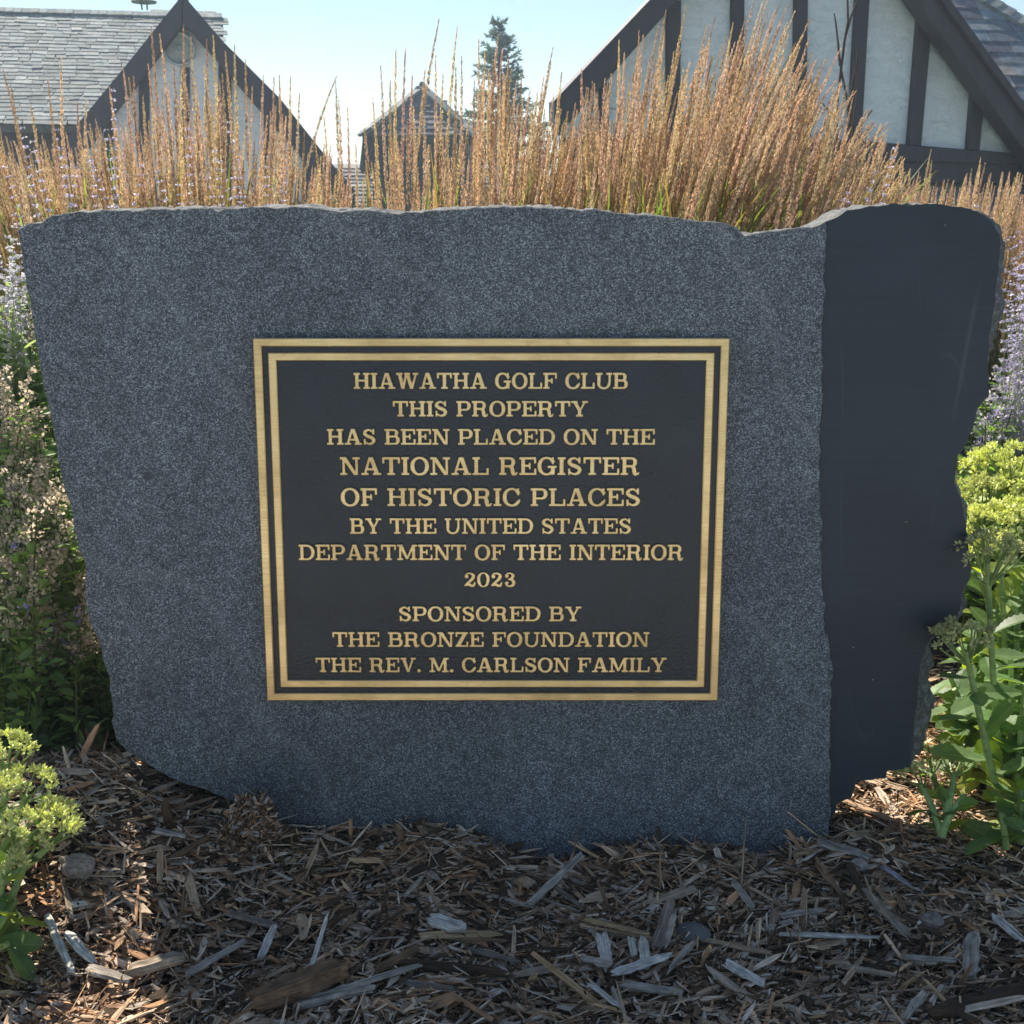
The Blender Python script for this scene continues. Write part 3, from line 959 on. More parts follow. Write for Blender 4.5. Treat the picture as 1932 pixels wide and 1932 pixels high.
def slates(acc, polyw, U, Nrm, course, tw, pal, ragged=0.0, seed=1, thick=0.02):
    """overlapping slates laid course by course over a sloping polygon (world points)"""
    r = np.random.default_rng(seed)
    U = unit(U); Nrm = unit(Nrm); V = np.cross(Nrm, U)
    if V[2] < 0: V = -V
    O = np.asarray(polyw[0], float)
    P2 = [(np.dot(np.asarray(p) - O, U), np.dot(np.asarray(p) - O, V)) for p in polyw]
    xs = [p[0] for p in P2]; ys = [p[1] for p in P2]
    prism(acc, [np.asarray(p) - Nrm * 0.02 for p in polyw], Nrm, 0.10, (.11, .115, .11))
    row = 0; y = min(ys)
    T = np.array([(0, 0, 0), (1, 0, 0), (1, 1, 0), (0, 1, 0), (0, 0, -1), (1, 0, -1), (1, 1, -1), (0, 1, -1)], float)
    FF = np.array([(0, 1, 2, 3), (0, 4, 5, 1), (1, 5, 6, 2), (2, 6, 7, 3), (3, 7, 4, 0)])
    while y < max(ys):
        x = min(xs) - r.uniform(0, tw)
        while x < max(xs):
            w = tw * r.uniform(0.65, 1.3); hgt = course * 1.45
            if inside(P2, np.array([x + w / 2]), np.array([y + course * 0.5]))[0]:
                j = r.normal(0, 1, 8) * ragged
                lift = thick + abs(r.normal(0, 0.25)) * thick
                q = []
                for k, (a, b, c) in enumerate(T):
                    xx = x + a * (w - 0.005) + (j[k % 4] if b == 0 else 0) * 0.6
                    yy = y + b * hgt + (j[(k % 4) + 4] if b == 0 else 0)
                    zz = lift * (1.0 if b == 0 else 0.25) + c * thick
                    q.append(O + U * xx + V * yy + Nrm * zz)
                col = np.array(pal[r.integers(len(pal))]) * r.uniform(0.75, 1.25)
                acc.add(q, FF, col)
            x += w
        y += course; row += 1

def caps(acc, a, b, U_side, n_up, count, half, pal, seed=3, thick=0.03):
    """row of ridge slates from a to b"""
    r = np.random.default_rng(seed); a = np.asarray(a, float); b = np.asarray(b, float); d = (b - a) / count
    for i in range(count):
        c = a + d * (i + .5) + unit(n_up) * (0.02 + r.uniform(0, .008))
        col = np.array(pal[r.integers(len(pal))]) * r.uniform(0.8, 1.2)
        tilt = unit(unit(d) + unit(n_up) * 0.05)
        box(acc, c, tilt, U_side, n_up, np.linalg.norm(d) * 0.52, half, thick / 2, col)

PAL_PALE = [(.29, .325, .31), (.35, .365, .335), (.265, .295, .285), (.32, .34, .325), (.235, .26, .245)]
PAL_MIX = [(.19, .225, .265), (.15, .15, .185), (.205, .18, .205), (.24, .265, .28), (.135, .15, .18), (.31, .29, .26), (.22, .25, .275)]
GROUND_Z = -1.75

def left_house():
    U, N = yaw_dirs(13)
    G = plane_fn(345, 200, 14.5, N)
    base = at_y(345, 300, 14.5); base[2] = GROUND_Z
    t = thing("cottage", base, "left house with pale slate roof and steep dark timbered gable carrying a round medallion", "house")
    # gable wall, from the rake down to the ground
    def down(p):
        q = p.copy(); q[2] = GROUND_Z; return q
    pl, pr = G(105, 300), G(668, 392)
    a = Acc(); prism(a, [G(346, 12), pl, down(pl), down(pr), pr], N, 0.25)
    obj("gable_wall", a, M["stucco"], t)
    # barge boards following the rake
    a = Acc()
    prism(a, [G(344, -10, .30), G(344, 48, .30), G(294, 112, .30), G(266, 148, .30), G(197, 237, .30), G(120, 340, .30), G(66, 340, .30), G(152, 227, .30), G(235, 126, .30)], N, 0.22, bevel=.01)
    obj("barge_board", a, M["timber"], t)
    a = Acc()
    prism(a, [G(345, -10, .305), G(353, -1, .305), G(422, 79, .305), G(529, 186, .305), G(629, 312, .305), G(668, 357, .305), G(673, 395, .305), G(655, 395, .305), G(597, 329, .305), G(487, 203, .305), G(411, 115, .305), G(359, 57, .305), G(345, 48, .305)], N, 0.22, bevel=.01)
    obj("barge_board", a, M["timber"], t)
    # upright timbers on the gable
    for (u0, u1, v0, v1) in ((196, 214, 225, 430), (262, 282, 140, 430), (341, 358, 128, 430), (412, 436, 110, 430), (498, 512, 200, 430), (570, 596, 285, 430)):
        a = Acc(); prism(a, [G(u0, v0, .045), G(u0, v1, .045), G(u1, v1, .045), G(u1, v0, .045)], N, 0.06, bevel=.008)
        obj("wall_timber", a, M["timber"], t)
    a = Acc(); prism(a, [G(90, 372, .05), G(90, 402, .05), G(655, 402, .05), G(655, 384, .05)], N, 0.04); obj("wall_timber", a, M["timber"], t)
    # round medallion near the apex
    c0 = to_c = G(338, 93, .06); rad = np.linalg.norm(G(338 + 31, 93, .06) - c0)
    def lathe(acc, prof, n=48):
        V, Fc = [], []
        for (r_, z) in prof:
            for k in range(n):
                th = 2 * math.pi * k / n
                V.append(c0 + (U * math.cos(th) + UPZ * math.sin(th)) * r_ * rad + N * z)
        for i in range(len(prof) - 1):
            for k in range(n):
                Fc.append((i * n + k, i * n + (k + 1) % n, (i + 1) * n + (k + 1) % n, (i + 1) * n + k))
        acc.add(V, Fc)
    a = Acc(); lathe(a, [(1.0, -.06), (1.0, .05), (.96, .075), (.90, .075), (.86, .04)])
    md = obj("medallion", a, plain("medallion_rim", (.50, .54, .53), .5, 0, 8), t, smooth=True)
    a = Acc(); lathe(a, [(.86, .03), (.55, .045), (.20, .04), (.17, .07), (.11, .07), (.10, .04), (.02, .05), (.001, .05)])
    obj("disc", a, plain("weathered medallion face", (.30, .325, .30), .6, 0, 6, .35), md, smooth=True)
    # roof of the gable running back from the rake
    apex = G(345, -10, .1); back = -N * 3.0
    a = Acc()
    prism(a, [apex, apex + back, G(66, 340, .1) + back, G(66, 340, .1)], np.cross(U, N) * 0 + unit(np.cross(back, G(66, 340, .1) - apex)) * (1 if np.cross(back, G(66, 340, .1) - apex)[2] > 0 else -1), 0.08, (.2, .2, .2))
    e = G(673, 395, .1)
    nn = np.cross(back, e - apex); nn = nn if nn[2] > 0 else -nn
    prism(a, [apex, apex + back, e + back, e], nn, 0.08, (.2, .2, .2))
    obj("gable_roof", a, M["slate"], t)
    # main roof: ridge behind, eave in front
    slope = R(31)
    Nr = unit(N * math.sin(slope) + UPZ * math.cos(slope))
    Rf = plane_fn(80, 232, 15.3, Nr)
    poly = [Rf(-330, 226), Rf(170, 236), Rf(424, 236), Rf(418, 27), Rf(0, 16), Rf(-330, 7)]
    a = Acc(); slates(a, poly, U, Nr, 0.105, 0.19, PAL_PALE, 0.009, 5, 0.011)
    rf = obj("roof", a, M["slate"], t)
    a = Acc(); caps(a, Rf(-330, 13), Rf(419, 33), unit(np.cross(Nr, U)), unit(Nr), 46, 0.065, PAL_PALE, 4, .02)
    obj("ridge_cap", a, M["slate"], rf)
    # finial-like vent on the ridge
    vb = at_y(273, 19, Rf(273, 22)[1] + 1.7)
    a = Acc()
    for s in (-.04, .04):
        tube(a, [vb + U * s, vb + U * s * 1.1 + UPZ * .12], .014, 8)
    c0 = vb + UPZ * .115; N_, U_ = N, U
    V, Fc = [], []; prof = [(.02, .00), (.19, -.01), (.20, .015), (.13, .04), (.02, .055)]
    for (r_, z) in prof:
        for k in range(20):
            th = 2 * math.pi * k / 20; V.append(c0 + (U * math.cos(th) + N * math.sin(th)) * r_ + UPZ * z)
    for i in range(4):
        for k in range(20): Fc.append((i * 20 + k, i * 20 + (k + 1) % 20, (i + 1) * 20 + (k + 1) % 20, (i + 1) * 20 + k))
    a.add(V, Fc)
    obj("roof_vent", a, plain("weathered copper", (.12, .17, .13), .5, .3), rf)
    # walls under the main roof
    Wn = plane_fn(80, 238, 15.7, N)
    q0, q1 = Wn(-330, 226), Wn(424, 240)
    a = Acc(); prism(a, [q0, q1, down(q1), down(q0)], N, 0.3); obj("wall", a, M["timber"], t)
    # right end wall under the ridge
    e0 = Rf(420, 27) - Nr * .1; e1 = Rf(424, 238) - Nr * .1
    a = Acc(); prism(a, [e0, e1, down(e1), down(e1) - N * 2.2, e1 - N * 2.2], U, 0.2); obj("wall", a, M["timber"], t)
left_house()

def right_house():
    U, N = yaw_dirs(10)
    G = plane_fn(1500, 250, 9.6, N)
    base = at_y(1500, 300, 9.6); base[2] = GROUND_Z
    t = thing("cottage", base, "right house with white stucco gable striped by dark upright timbers and a multicoloured slate roof", "house")
    def down(p):
        q = np.array(p); q[2] = GROUND_Z; return q
    apex = G(1547, -330)
    pl, pr = G(1062, 190), G(2060, 372)
    a = Acc(); prism(a, [apex, pl, G(1064, 300), G(2060, 330), pr], N, 0.25)
    obj("gable_wall", a, M["stucco"], t)
    # boards along both rakes, each of two layers
    a = Acc(); o = .28
    prism(a, [G(1547, -339, o), G(1547, -280, o), G(1256, 25, o), G(1169, 118, o), G(1077, 208, o), G(1046, 237, o), G(1046, 190, o), G(1226, 0, o)], N, 0.2, bevel=.008)
    obj("barge_board", a, M["timber"], t)
    a = Acc()
    prism(a, [G(1547, -339, o + .004), G(1789, 0, o + .004), G(1932, 200, o + .004), G(2075, 400, o + .004), G(2035, 425, o + .004), G(1932, 283, o + .004), G(1731, 2, o + .004), G(1547, -275, o + .004)], N, 0.2, bevel=.008)
    obj("barge_board", a, M["timber"], t)
    a = Acc(); o2_ = .33
    prism(a, [G(1552, -345, o2_), G(1795, 0, o2_), G(1938, 200, o2_), G(2081, 400, o2_), G(2068, 405, o2_), G(1920, 198, o2_), G(1776, 0, o2_), G(1547, -325, o2_)], N, 0.05, bevel=.006)
    obj("rake_moulding", a, M["timber"], t)
    uprights = [((1132, 156), (1149, 156), (1149, 275), (1132, 275)), ((1259, 0), (1286, 0), (1283, 275), (1258, 275)), ((1383, -170), (1407, -170), (1403, 275), (1379, 275)),
                ((1505, -290), (1530, -290), (1521, 275), (1497, 275)), ((1626, -200), (1653, -200), (1626, 270), (1602, 268)), ((1738, -40), (1764, -12), (1739, 276), (1714, 274)), ((1839, 110), (1864, 130), (1849, 285), (1826, 283))]
    for q in uprights:
        a = Acc(); prism(a, [G(x, y, .05) for x, y in q], N, 0.07, bevel=.008); obj("wall_timber", a, M["timber"], t)
    a = Acc(); prism(a, [G(1060, 258, .07), G(1627, 266, .07), G(1932, 290, .07), G(2060, 301, .07), G(2060, 322, .07), G(1932, 311, .07), G(1627, 303, .07), G(1060, 298, .07)], N, .10, bevel=.01)
    obj("wall_beam", a, M["timber"], t)
    a = Acc(); prism(a, [G(1060, 300, .03), G(1627, 305, .03), G(1932, 313, .03), G(2060, 324, .03), G(2060, 345, .03), G(1060, 343, .03)], N, .10)
    obj("wall_beam", a, M["timber"], t)
    # lower storey set back and dark
    q0, q1 = G(1064, 330, -.25), G(2060, 330, -.25)
    a = Acc(); prism(a, [q0, q1, down(q1), down(q0)], N, .3); obj("wall", a, painted_timber("dark stained boarding", (.022, .021, .025)), t)
    # floodlight box on an upright
    cc = G(1515, 178, .16)
    a = Acc(); box(a, cc, U, N, UPZ, .075, .07, .022); box(a, cc - UPZ * .10, U, N, UPZ, .062, .06, .075); box(a, cc + UPZ * .045, U, N, UPZ, .022, .022, .02)
    obj("wall_lamp", a, plain("weathered lamp housing", (.10, .095, .09), .6), t)
    # gable roof running back
    back = ray(1052, 240) * np.array([1, 1, 0]); back = unit(back) * 5
    for e, nm in ((G(1040, 240, .1), 0), (G(2078, 412, .1), 1)):
        ap = G(1547, -339, .1); nn = np.cross(back, e - ap); nn = nn if nn[2] > 0 else -nn
        a = Acc(); prism(a, [ap, ap + back, e + back, e], nn, 0.08, (.12, .13, .15)); obj("gable_roof", a, M["slate"], t)
    # main roof plane behind, with its hip
    slope = R(42)
    Nr = unit(N * math.sin(slope) + UPZ * math.cos(slope))
    Rf = plane_fn(1880, 100, 11.4, Nr)
    hip0, hip1 = Rf(1640, -128), Rf(2150, 178)
    poly = [Rf(1700, 440), Rf(2190, 440), hip1, hip0]
    a = Acc(); slates(a, poly, U, Nr, 0.165, 0.26, PAL_MIX, 0.004, 8, 0.012)
    rf = obj("roof", a, M["slate"], t)
    a = Acc(); caps(a, Rf(1640, -128), Rf(2150, 178), unit(np.cross(hip1 - hip0, Nr)), Nr, 22, 0.075, PAL_PALE, 9, .03)
    obj("ridge_cap", a, M["slate"], rf)
    w0, w1 = G(1066, 250, -.3), G(2060, 330, -.3)
    a = Acc(); prism(a, [w0 + back, w0, down(w0), down(w0) + back], -U, 0.2); obj("wall", a, M["timber"], t)
right_house()

def middle_house():
    U, N = yaw_dirs(2)
    yq = 21.0
    base = at_y(790, 300, yq); base[2] = GROUND_Z
    t = thing("pavilion", base, "small dark boarded pavilion with steep pyramid slate roof beyond the grass", "building")
    e0, e1 = at_y(683, 257, yq), at_y(897, 266, yq)
    e1[2] = e0[2]
    w = e1 - e0; u = unit(w); n = np.array([u[1], -u[0], 0]); wl = np.linalg.norm(w)
    ap = (e0 + e1) / 2 - n * wl / 2 + np.array([0, 0, at_y(787, 168, yq + 1)[2] - e0[2]])
    b0, b1 = e0 - n * wl, e1 - n * wl
    a = Acc()
    for k, (p, q) in enumerate(((e0, e1), (e1, b1), (b1, b0), (b0, e0))):
        nn = np.cross(q - p, ap - p); nn = nn if nn[2] > 0 else -nn
        slates(a, [p, q, ap], q - p, nn, .15, .22, [(.19, .185, .20), (.22, .215, .22), (.24, .225, .235)], .004, 20 + k, .03)
    rf = obj("roof", a, M["slate"], t)
    a = Acc()
    for p in (e0, e1, b0, b1):
        caps(a, p, ap, unit(np.cross(ap - p, UPZ)), unit(np.cross(np.cross(ap - p, UPZ), ap - p)) * -1 if np.cross(np.cross(ap - p, UPZ), ap - p)[2] < 0 else unit(np.cross(np.cross(ap - p, UPZ), ap - p)), 9, .10, PAL_PALE, 6, .05)
    tube(a, [ap - UPZ * .15, ap + UPZ * .12], [.16, .03], 8, (.2, .22, .2))
    obj("ridge_cap", a, M["slate"], rf)
    ins = .14
    f0, f1 = e0 + u * ins - n * ins, e1 - u * ins - n * ins
    def down(p):
        q = np.array(p); q[2] = GROUND_Z; return q
    a = Acc()
    c = (f0 + f1) / 2 - n * (wl / 2 - ins); hgt = (e0[2] - GROUND_Z) / 2
    c[2] = GROUND_Z + hgt - .02
    box(a, c, u, n, UPZ, wl / 2 - ins, wl / 2 - ins, hgt)
    m = NT("overlapping dark siding"); co = m.coord()
    wv = m.n("ShaderNodeTexWave", wave_type='BANDS', bands_direction='Z', wave_profile='SAW'); wv.inputs["Scale"].default_value = 1.1
    m.l(co, wv.inputs["Vector"])
    m.set(col=m.mix((.022, .026, .034), (.045, .052, .065), wv.outputs["Fac"]), rough=.6, normal=m.bump(wv.outputs["Fac"], 1.0, .03))
    obj("wall", a, m.m, t)
    # dark hood hanging below the left eave
    a = Acc()
    prism(a, [at_y(684, 259, yq - .02), at_y(678, 318, yq - .02), at_y(683, 328, yq - .02), at_y(694, 329, yq - .02), at_y(699, 318, yq - .02), at_y(704, 260, yq - .02)], n, .5, bevel=.02)
    obj("eave_bracket", a, M["timber"], t)
    # long low roof beside and behind it
    Nr = unit(N * math.sin(R(35)) + UPZ * math.cos(R(35)))
    Rf = plane_fn(780, 400, 23.5, Nr)
    base2 = at_y(780, 330, 24); base2[2] = GROUND_Z
    t2 = thing("outbuilding", base2, "long low building with sunlit pale slate roof behind the dark pavilion", "building")
    a = Acc(); slates(a, [Rf(560, 412), Rf(1010, 412), Rf(1010, 313), Rf(560, 311)], U, Nr, .125, .55, [(.34, .34, .32), (.40, .39, .36), (.30, .30, .29)], .008, 31, .03)
    obj("roof", a, M["slate"], t2)
    q0, q1 = Rf(560, 410) - N * .2 - Nr * .15, Rf(1010, 410) - N * .2 - Nr * .15
    a = Acc(); prism(a, [q0, q1, down(q1), down(q0)], N, .3); obj("wall", a, M["timber"], t2)
middle_house()

def spruce():
    yq = 27.0
    top = at_y(941, 36, yq); base = np.array([at_y(950, 300, yq)[0], yq, GROUND_Z])
    t = thing("spruce_tree", base, "dark blue green spruce rising between the pavilion and the right house", "tree")
    a = Acc()
    hgt = top[2] - base[2]
    tube(a, [base, base + (top - base) * .5, top - UPZ * .1], [.22, .12, .012], 8, (.08, .06, .05))
    r = np.random.default_rng(4); nd = Acc()
    pos, dirs, siz = [], [], []
    z = 0.18
    while z < hgt - 0.6:
        frac = z / (hgt)
        L = 0.10 + 0.36 * z if z < 3.4 else 1.33
        nb = int(9 + z * 2.4)
        for k in range(nb):
            th = r.uniform(0, 2 * math.pi); l = L * r.uniform(.55, 1.15)
            axis = base + (top - base) * ((hgt - z) / hgt) + UPZ * r.uniform(-.1, .1)
            d = np.array([math.cos(th), math.sin(th), 0])
            up = 0.75 if z < 1.0 else 0.25
            p0 = axis; p1 = axis + d * l * .6 - UPZ * l * (.02 - up * .2); p2 = axis + d * l + UPZ * l * up * .55
            pts = bez(p0, p1, p2, 7)
            tube(a, pts[::2], [.016, .01, .006, .003], 3, (.09, .07, .05), False)
            m = int(80 * l + 16)
            tt = r.uniform(0.12, 1, m); pp_ = np.array([np.interp(tt, np.linspace(0, 1, 7), pts[:, i]) for i in range(3)]).T
            axd = unit(p2 - p0)
            dd = axd * .9 + rdir(m, r) * .75 + UPZ * .15
            # side twigs
            off = np.cross(axd, UPZ)[None] * (r.uniform(-1, 1, m) * .24 * l * (1 - tt) ** .6)[:, None]
            pos.append(pp_ + off - UPZ * 0.02); dirs.append(dd); siz.append(r.uniform(.07, .15, m))
        z += 0.16 + 0.035 * z
    # leader
    m = 40; tt = r.uniform(0, 1, m); pos.append(top - UPZ * tt[:, None] * .45); dirs.append(rdir(m, r) * .5 + UPZ * .9); siz.append(r.uniform(.06, .1, m))
    pos = np.concatenate(pos); dirs = np.concatenate(dirs); siz = np.concatenate(siz)
    tv = np.array([(0, -.06, 0), (.5, -.13, .02), (1, 0, 0), (.5, .13, .02), (0, .06, 0)]); tf = np.array([(0, 1, 2, 3)])
    col = np.array([.15, .21, .20]) * r.uniform(.55, 1.5, (len(pos), 1)) * np.array([1, 1, 1]) + r.uniform(0, .012, (len(pos), 3))
    nd.inst(tv, tf, mats_from(dirs, rdir(len(pos), r), siz), pos, col)
    obj("trunk", a, M["bark"], t)
    obj("crown", nd, M["needle"], t)
    # small broadleaf crown low to its left
    c = np.array([*at_y(868, 300, 30.0)]); b = c.copy(); b[2] = GROUND_Z
    t = thing("bush", b, "rounded green bush showing behind the pavilion roof at its right eave", "shrub")
    a = Acc(); tube(a, [b, c], [.12, .05], 6, (.08, .06, .05)); obj("stem", a, M["bark"], t)
    n = 5000; p = rdir(n, r) * (r.uniform(0, 1, (n, 1)) ** .4) * np.array([1.1, .9, 1.2]) + c + np.array([.1, 0, -.2])
    a = Acc(); a.inst(np.array([(0, 0, 0), (.5, .3, .05), (1, 0, 0), (.5, -.3, .05)]), np.array([(0, 1, 2, 3)]), mats_from(rdir(n, r), rdir(n, r), r.uniform(.05, .1, n)), p, np.array([.06, .11, .03]) * r.uniform(.5, 1.5, (n, 1)))
    obj("foliage", a, M["leaf"], t)
spruce()
# ================================================================== PLANTS
# ---- feather reed grass: plumes on straight stems above green blades
SPK_V = np.array([(0, 0, 0), (.45, .17, .06), (1, 0, 0), (.45, -.17, .06)]); SPK_F = np.array([(0, 1, 2, 3)])
def plume(acc, stem_acc, base, tip, r, dens=1.0, plen=None, rad=.0054, bow=0.0, tone=None, thick=1.0):
    base = np.asarray(base, float); tip = np.asarray(tip, float)
    L = np.linalg.norm(tip - base); plen = plen or L * r.uniform(.19, .27)
    mid = (base + tip) / 2 + UPZ * 0 + np.array([bow, 0, 0]) + rdir(1, r)[0] * .015
    mid = mid + (base + (tip - base) * np.array([.35, .35, 1.0]) - (base + tip) / 2) * .25
    P = bez(base, mid, tip, 26); seg = np.linalg.norm(np.diff(P, axis=0), axis=1); s = np.concatenate([[0], np.cumsum(seg)]); tot = s[-1]
    k = np.searchsorted(s, tot - plen)
    tone = tone if tone is not None else np.array([.60, .455, .295]) * r.uniform(.75, 1.25) * np.array([1, r.uniform(.92, 1.12), r.uniform(.85, 1.2)])
    sc = np.array([.30, .22, .09]) * r.uniform(.7, 1.2)
    gr = np.array([.14, .19, .045]) * r.uniform(.8, 1.2)
    cols = [gr + (sc - gr) * min(1, i / 14) for i in range(0, k + 1, 4)]
    pts = P[:k + 1:4]
    tube(stem_acc, pts, np.linspace(.0016, .0009, len(pts)), 3, np.array(cols), False)
    n = int(460 * dens * plen / .28)
    f = r.uniform(0, 1, n) ** 0.9
    d = tot - plen + plen * f * .985
    pos = np.stack([np.interp(d, s, P[:, i]) for i in range(3)], 1)
    ax = np.stack([np.interp(np.clip(d + .01, 0, tot), s, P[:, i]) - np.interp(np.clip(d - .01, 0, tot), s, P[:, i]) for i in range(3)], 1)
    ax /= np.linalg.norm(ax, axis=1, keepdims=True) + 1e-9
    prof = np.interp(f, [0, .12, .45, .8, 1], [.45, .95, 1.0, .6, .12])
    clump = .93 + .14 * (vnoise(f * 14 + r.uniform(0, 99), f * 0, 5) * .5 + .5)
    rr = rad * prof * clump * r.uniform(.15, 1, n)
    o = rdir(n, r); o -= ax * (o * ax).sum(1, keepdims=True); o /= np.linalg.norm(o, axis=1, keepdims=True) + 1e-9
    pos = pos + o * rr[:, None] * .75
    dirs = ax * 1.0 + o * r.uniform(.05, .38, (n, 1))
    ln = r.uniform(.0055, .0095, n) * (.6 + .4 * prof)
    m = mats_from(dirs, rdir(n, r), np.stack([ln, ln * .9 * thick, ln], 1))
    acc.inst(SPK_V, SPK_F, m, pos, tone[None] * r.uniform(.6, 1.45, (n, 1)))

def blades(acc, base, spread, h0, h1, n, r, lean=(0, 0), col=(.20, .29, .07), w=.0045):
    for _ in range(n):
        b = base + np.array([r.normal() * spread[0], r.normal() * spread[1], 0])
        h = r.uniform(h0, h1); th = r.uniform(0, 2 * math.pi); out = h * r.uniform(.05, .45)
        tip = b + np.array([math.cos(th) * out + lean[0] * h, math.sin(th) * out + lean[1] * h, h])
        mid = b + np.array([(tip[0] - b[0]) * .25, (tip[1] - b[1]) * .25, h * .75])
        P = bez(b, mid, tip, 7); side = unit(np.array([-math.sin(th), math.cos(th), r.normal() * .4]))
        ww = w * np.array([.7, 1, 1, .9, .75, .5, .05])[:, None]
        V = np.concatenate([P - side * ww, P + side * ww]); k = 7
        c = np.array(col) * r.uniform(.55, 1.4); dry = r.uniform() < .33
        if dry: c = np.array([.32, .22, .09]) * r.uniform(.6, 1.2)
        acc.add(V, np.array([(i, i + 1, k + i + 1, k + i) for i in range(k - 1)]), c)

def ztip(u, v, y):
    return at_y(u, v, y)

def grass_clump(label, u0, u1, ydep, top, n, seed, lean, base_u, vmax=375, hero=(), dens=1.0, jitter=.18, gpow=1.0, nblade=140, rad=.0054, bh=(.55, .95)):
    """top: envelope [(u, v)] of the tips; lean(u): sideways run of the stem from base to tip in metres"""
    r = np.random.default_rng(seed)
    c = at_y(base_u, 400, ydep); gz = float(ground_z(c[0], c[1]))
    t = thing("feather_reed_grass", (c[0], c[1], gz), label, "grass clump", "clumps of feather reed grass behind the stone")
    P, S, B = Acc(), Acc(), Acc()
    us, vs = [a for a, b in top], [b for a, b in top]
    for i in range(n):
        u = r.uniform(u0, u1); e = np.interp(u, us, vs)
        v = e + (vmax - e) * (r.uniform() ** gpow) + r.normal() * 6
        y = ydep + r.normal() * jitter
        tip = ztip(u, max(v, e - 5), y)
        b = np.array([tip[0] - lean(u) * r.uniform(.6, 1.3) + r.normal() * .02, y + r.normal() * .06, gz])
        plume(P, S, b, tip, r, dens, rad=rad * r.uniform(.75, 1.2), bow=r.normal() * .012)
    for (u, v, lx, pl) in hero:                    # tall single plumes one can pick out against the sky
        y = ydep + r.normal() * jitter * .5
        tip = ztip(u, v, y); b = np.array([tip[0] - lx, y + r.normal() * .05, gz])
        A = Acc(); plume(A, S, b, tip, r, 1.15, plen=pl, rad=rad * .95, bow=-lx * (.5 if lx > .2 and v > 130 else .12))
        obj("seed_head", A, M["plume"], t)
    o = obj("plumage", P, M["plume"], t); o["kind"] = "stuff"
    cu = (u0 + u1) / 2
    x0, x1 = at_y(u0, 400, ydep)[0], at_y(u1, 400, ydep)[0]
    for k in range(nblade // 10):
        bx = r.uniform(x0, x1) - lean(cu) * .6
        blades(B, np.array([bx, ydep + r.normal() * jitter, gz]), (.03, .05), bh[0], bh[1], 10, r, (lean(cu) * .25, 0))
    obj("stem", S, M["blade"], t); obj("blade", B, M["blade"], t)
    return t

Z = lambda u: 0.0
grass_clump("feather reed grass clump at the far left, below the pale slate roof", -60, 175, 3.0, [(-60, 230), (0, 205), (20, 250), (110, 225), (175, 220)], 170, 41,
            lambda u: .02 + r_l(u), 60, 400, [(5, 130, .0, .26), (58, 196, -.02, .2), (115, 104, .05, .30), (88, 150, .03, .26), (162, 190, .06, .2)], nblade=160) if False else None
def lean_left(u): return (u - 330) * .00035
grass_clump("feather reed grass clump leftmost in the row, below the pale slate roof", -70, 190, 3.1, [(-70, 240), (0, 225), (25, 265), (80, 255), (120, 235), (190, 225)], 320, 41,
            lean_left, 60, 400, [(5, 130, -.06, .26), (20, 158, -.05, .2), (58, 196, -.04, .2), (115, 104, .05, .30), (90, 150, .03, .26), (145, 190, .05, .2), (162, 188, .06, .2)], gpow=.7, nblade=200)
grass_clump("tall feather reed grass clump covering the timbered gable with the medallion", 175, 420, 3.3, [(175, 205), (220, 170), (260, 165), (285, 120), (340, 115), (420, 120)], 300, 42,
            lean_left, 300, 400, [(285, 47, -.03, .30), (301, 62, -.02, .28), (346, 46, .05, .30), (360, 68, .01, .26), (390, 73, .04, .28), (402, 64, .0, .3), (232, 126, -.04, .25), (206, 163, -.04, .2), (243, 145, -.03, .2), (252, 143, .0, .2), (279, 118, -.02, .25), (328, 118, .02, .25)], gpow=.6, nblade=140)
grass_clump("loose feather reed grass clump in front of the left gable's right slope, one head bending over", 405, 665, 3.3, [(405, 130), (440, 130), (500, 160), (545, 200), (600, 240), (665, 290)], 165, 43,
            lean_left, 500, 400, [(425, 95, .0, .28), (442, 82, .03, .28), (463, 110, .04, .28), (497, 140, .04, .25), (517, 145, .05, .25), (527, 142, .03, .26), (548, 143, .05, .26), (565, 175, .06, .26),
                                  (636, 142, .22, .34), (633, 150, .02, .28), (611, 218, -.04, .25), (639, 187, .0, .28), (656, 200, .02, .28), (594, 260, -.04, .22), (671, 270, .0, .2)], gpow=.6, nblade=80)
grass_clump("sparse feather reed grass clump in front of the dark pavilion, heads crossing", 672, 905, 3.1, [(672, 300), (710, 210), (760, 190), (800, 180), (850, 190), (905, 190)], 135, 44,
            lambda u: (u - 790) * .0006, 790, 392, [(718, 122, -.03, .30), (747, 90, .02, .32), (765, 90, .03, .3), (778, 138, .05, .25), (829, 33, .16, .34), (863, 48, .07, .34), (822, 102, .02, .28), (860, 125, -.01, .25), (871, 104, .03, .28),
                                                  (836, 140, .04, .25), (802, 130, .09, .2), (703, 182, -.02, .25), (736, 150, .03, .26), (903, 72, .02, .30), (886, 215, .10, .16), (687, 232, -.02, .2)], gpow=.6, nblade=80)
def lean_mid(u): return .02 + (u - 950) * .0009
grass_clump("dense feather reed grass clump between the spruce and the right house, fanning outward", 895, 1110, 3.2, [(895, 170), (915, 120), (950, 125), (1000, 170), (1040, 160), (1060, 180), (1110, 200)], 290, 45,
            lean_mid, 990, 395, [(915, 95, .03, .28), (922, 130, .02, .28), (935, 100, .05, .3), (948, 92, .06, .3), (952, 140, .04, .25), (965, 130, .05, .28), (975, 150, .06, .25), (985, 135, .06, .28), (895, 150, .01, .25), (941, 62, .07, .3), (930, 110, .02, .3), (960, 110, .05, .28), (1044, 87, .16, .34), (1040, 118, .13, .3), (1060, 135, .08, .2), (1000, 170, .1, .2), (1026, 145, .08, .25)], gpow=.8, nblade=170)
def lean_r(u): return .04 + (u - 1150) * .00085
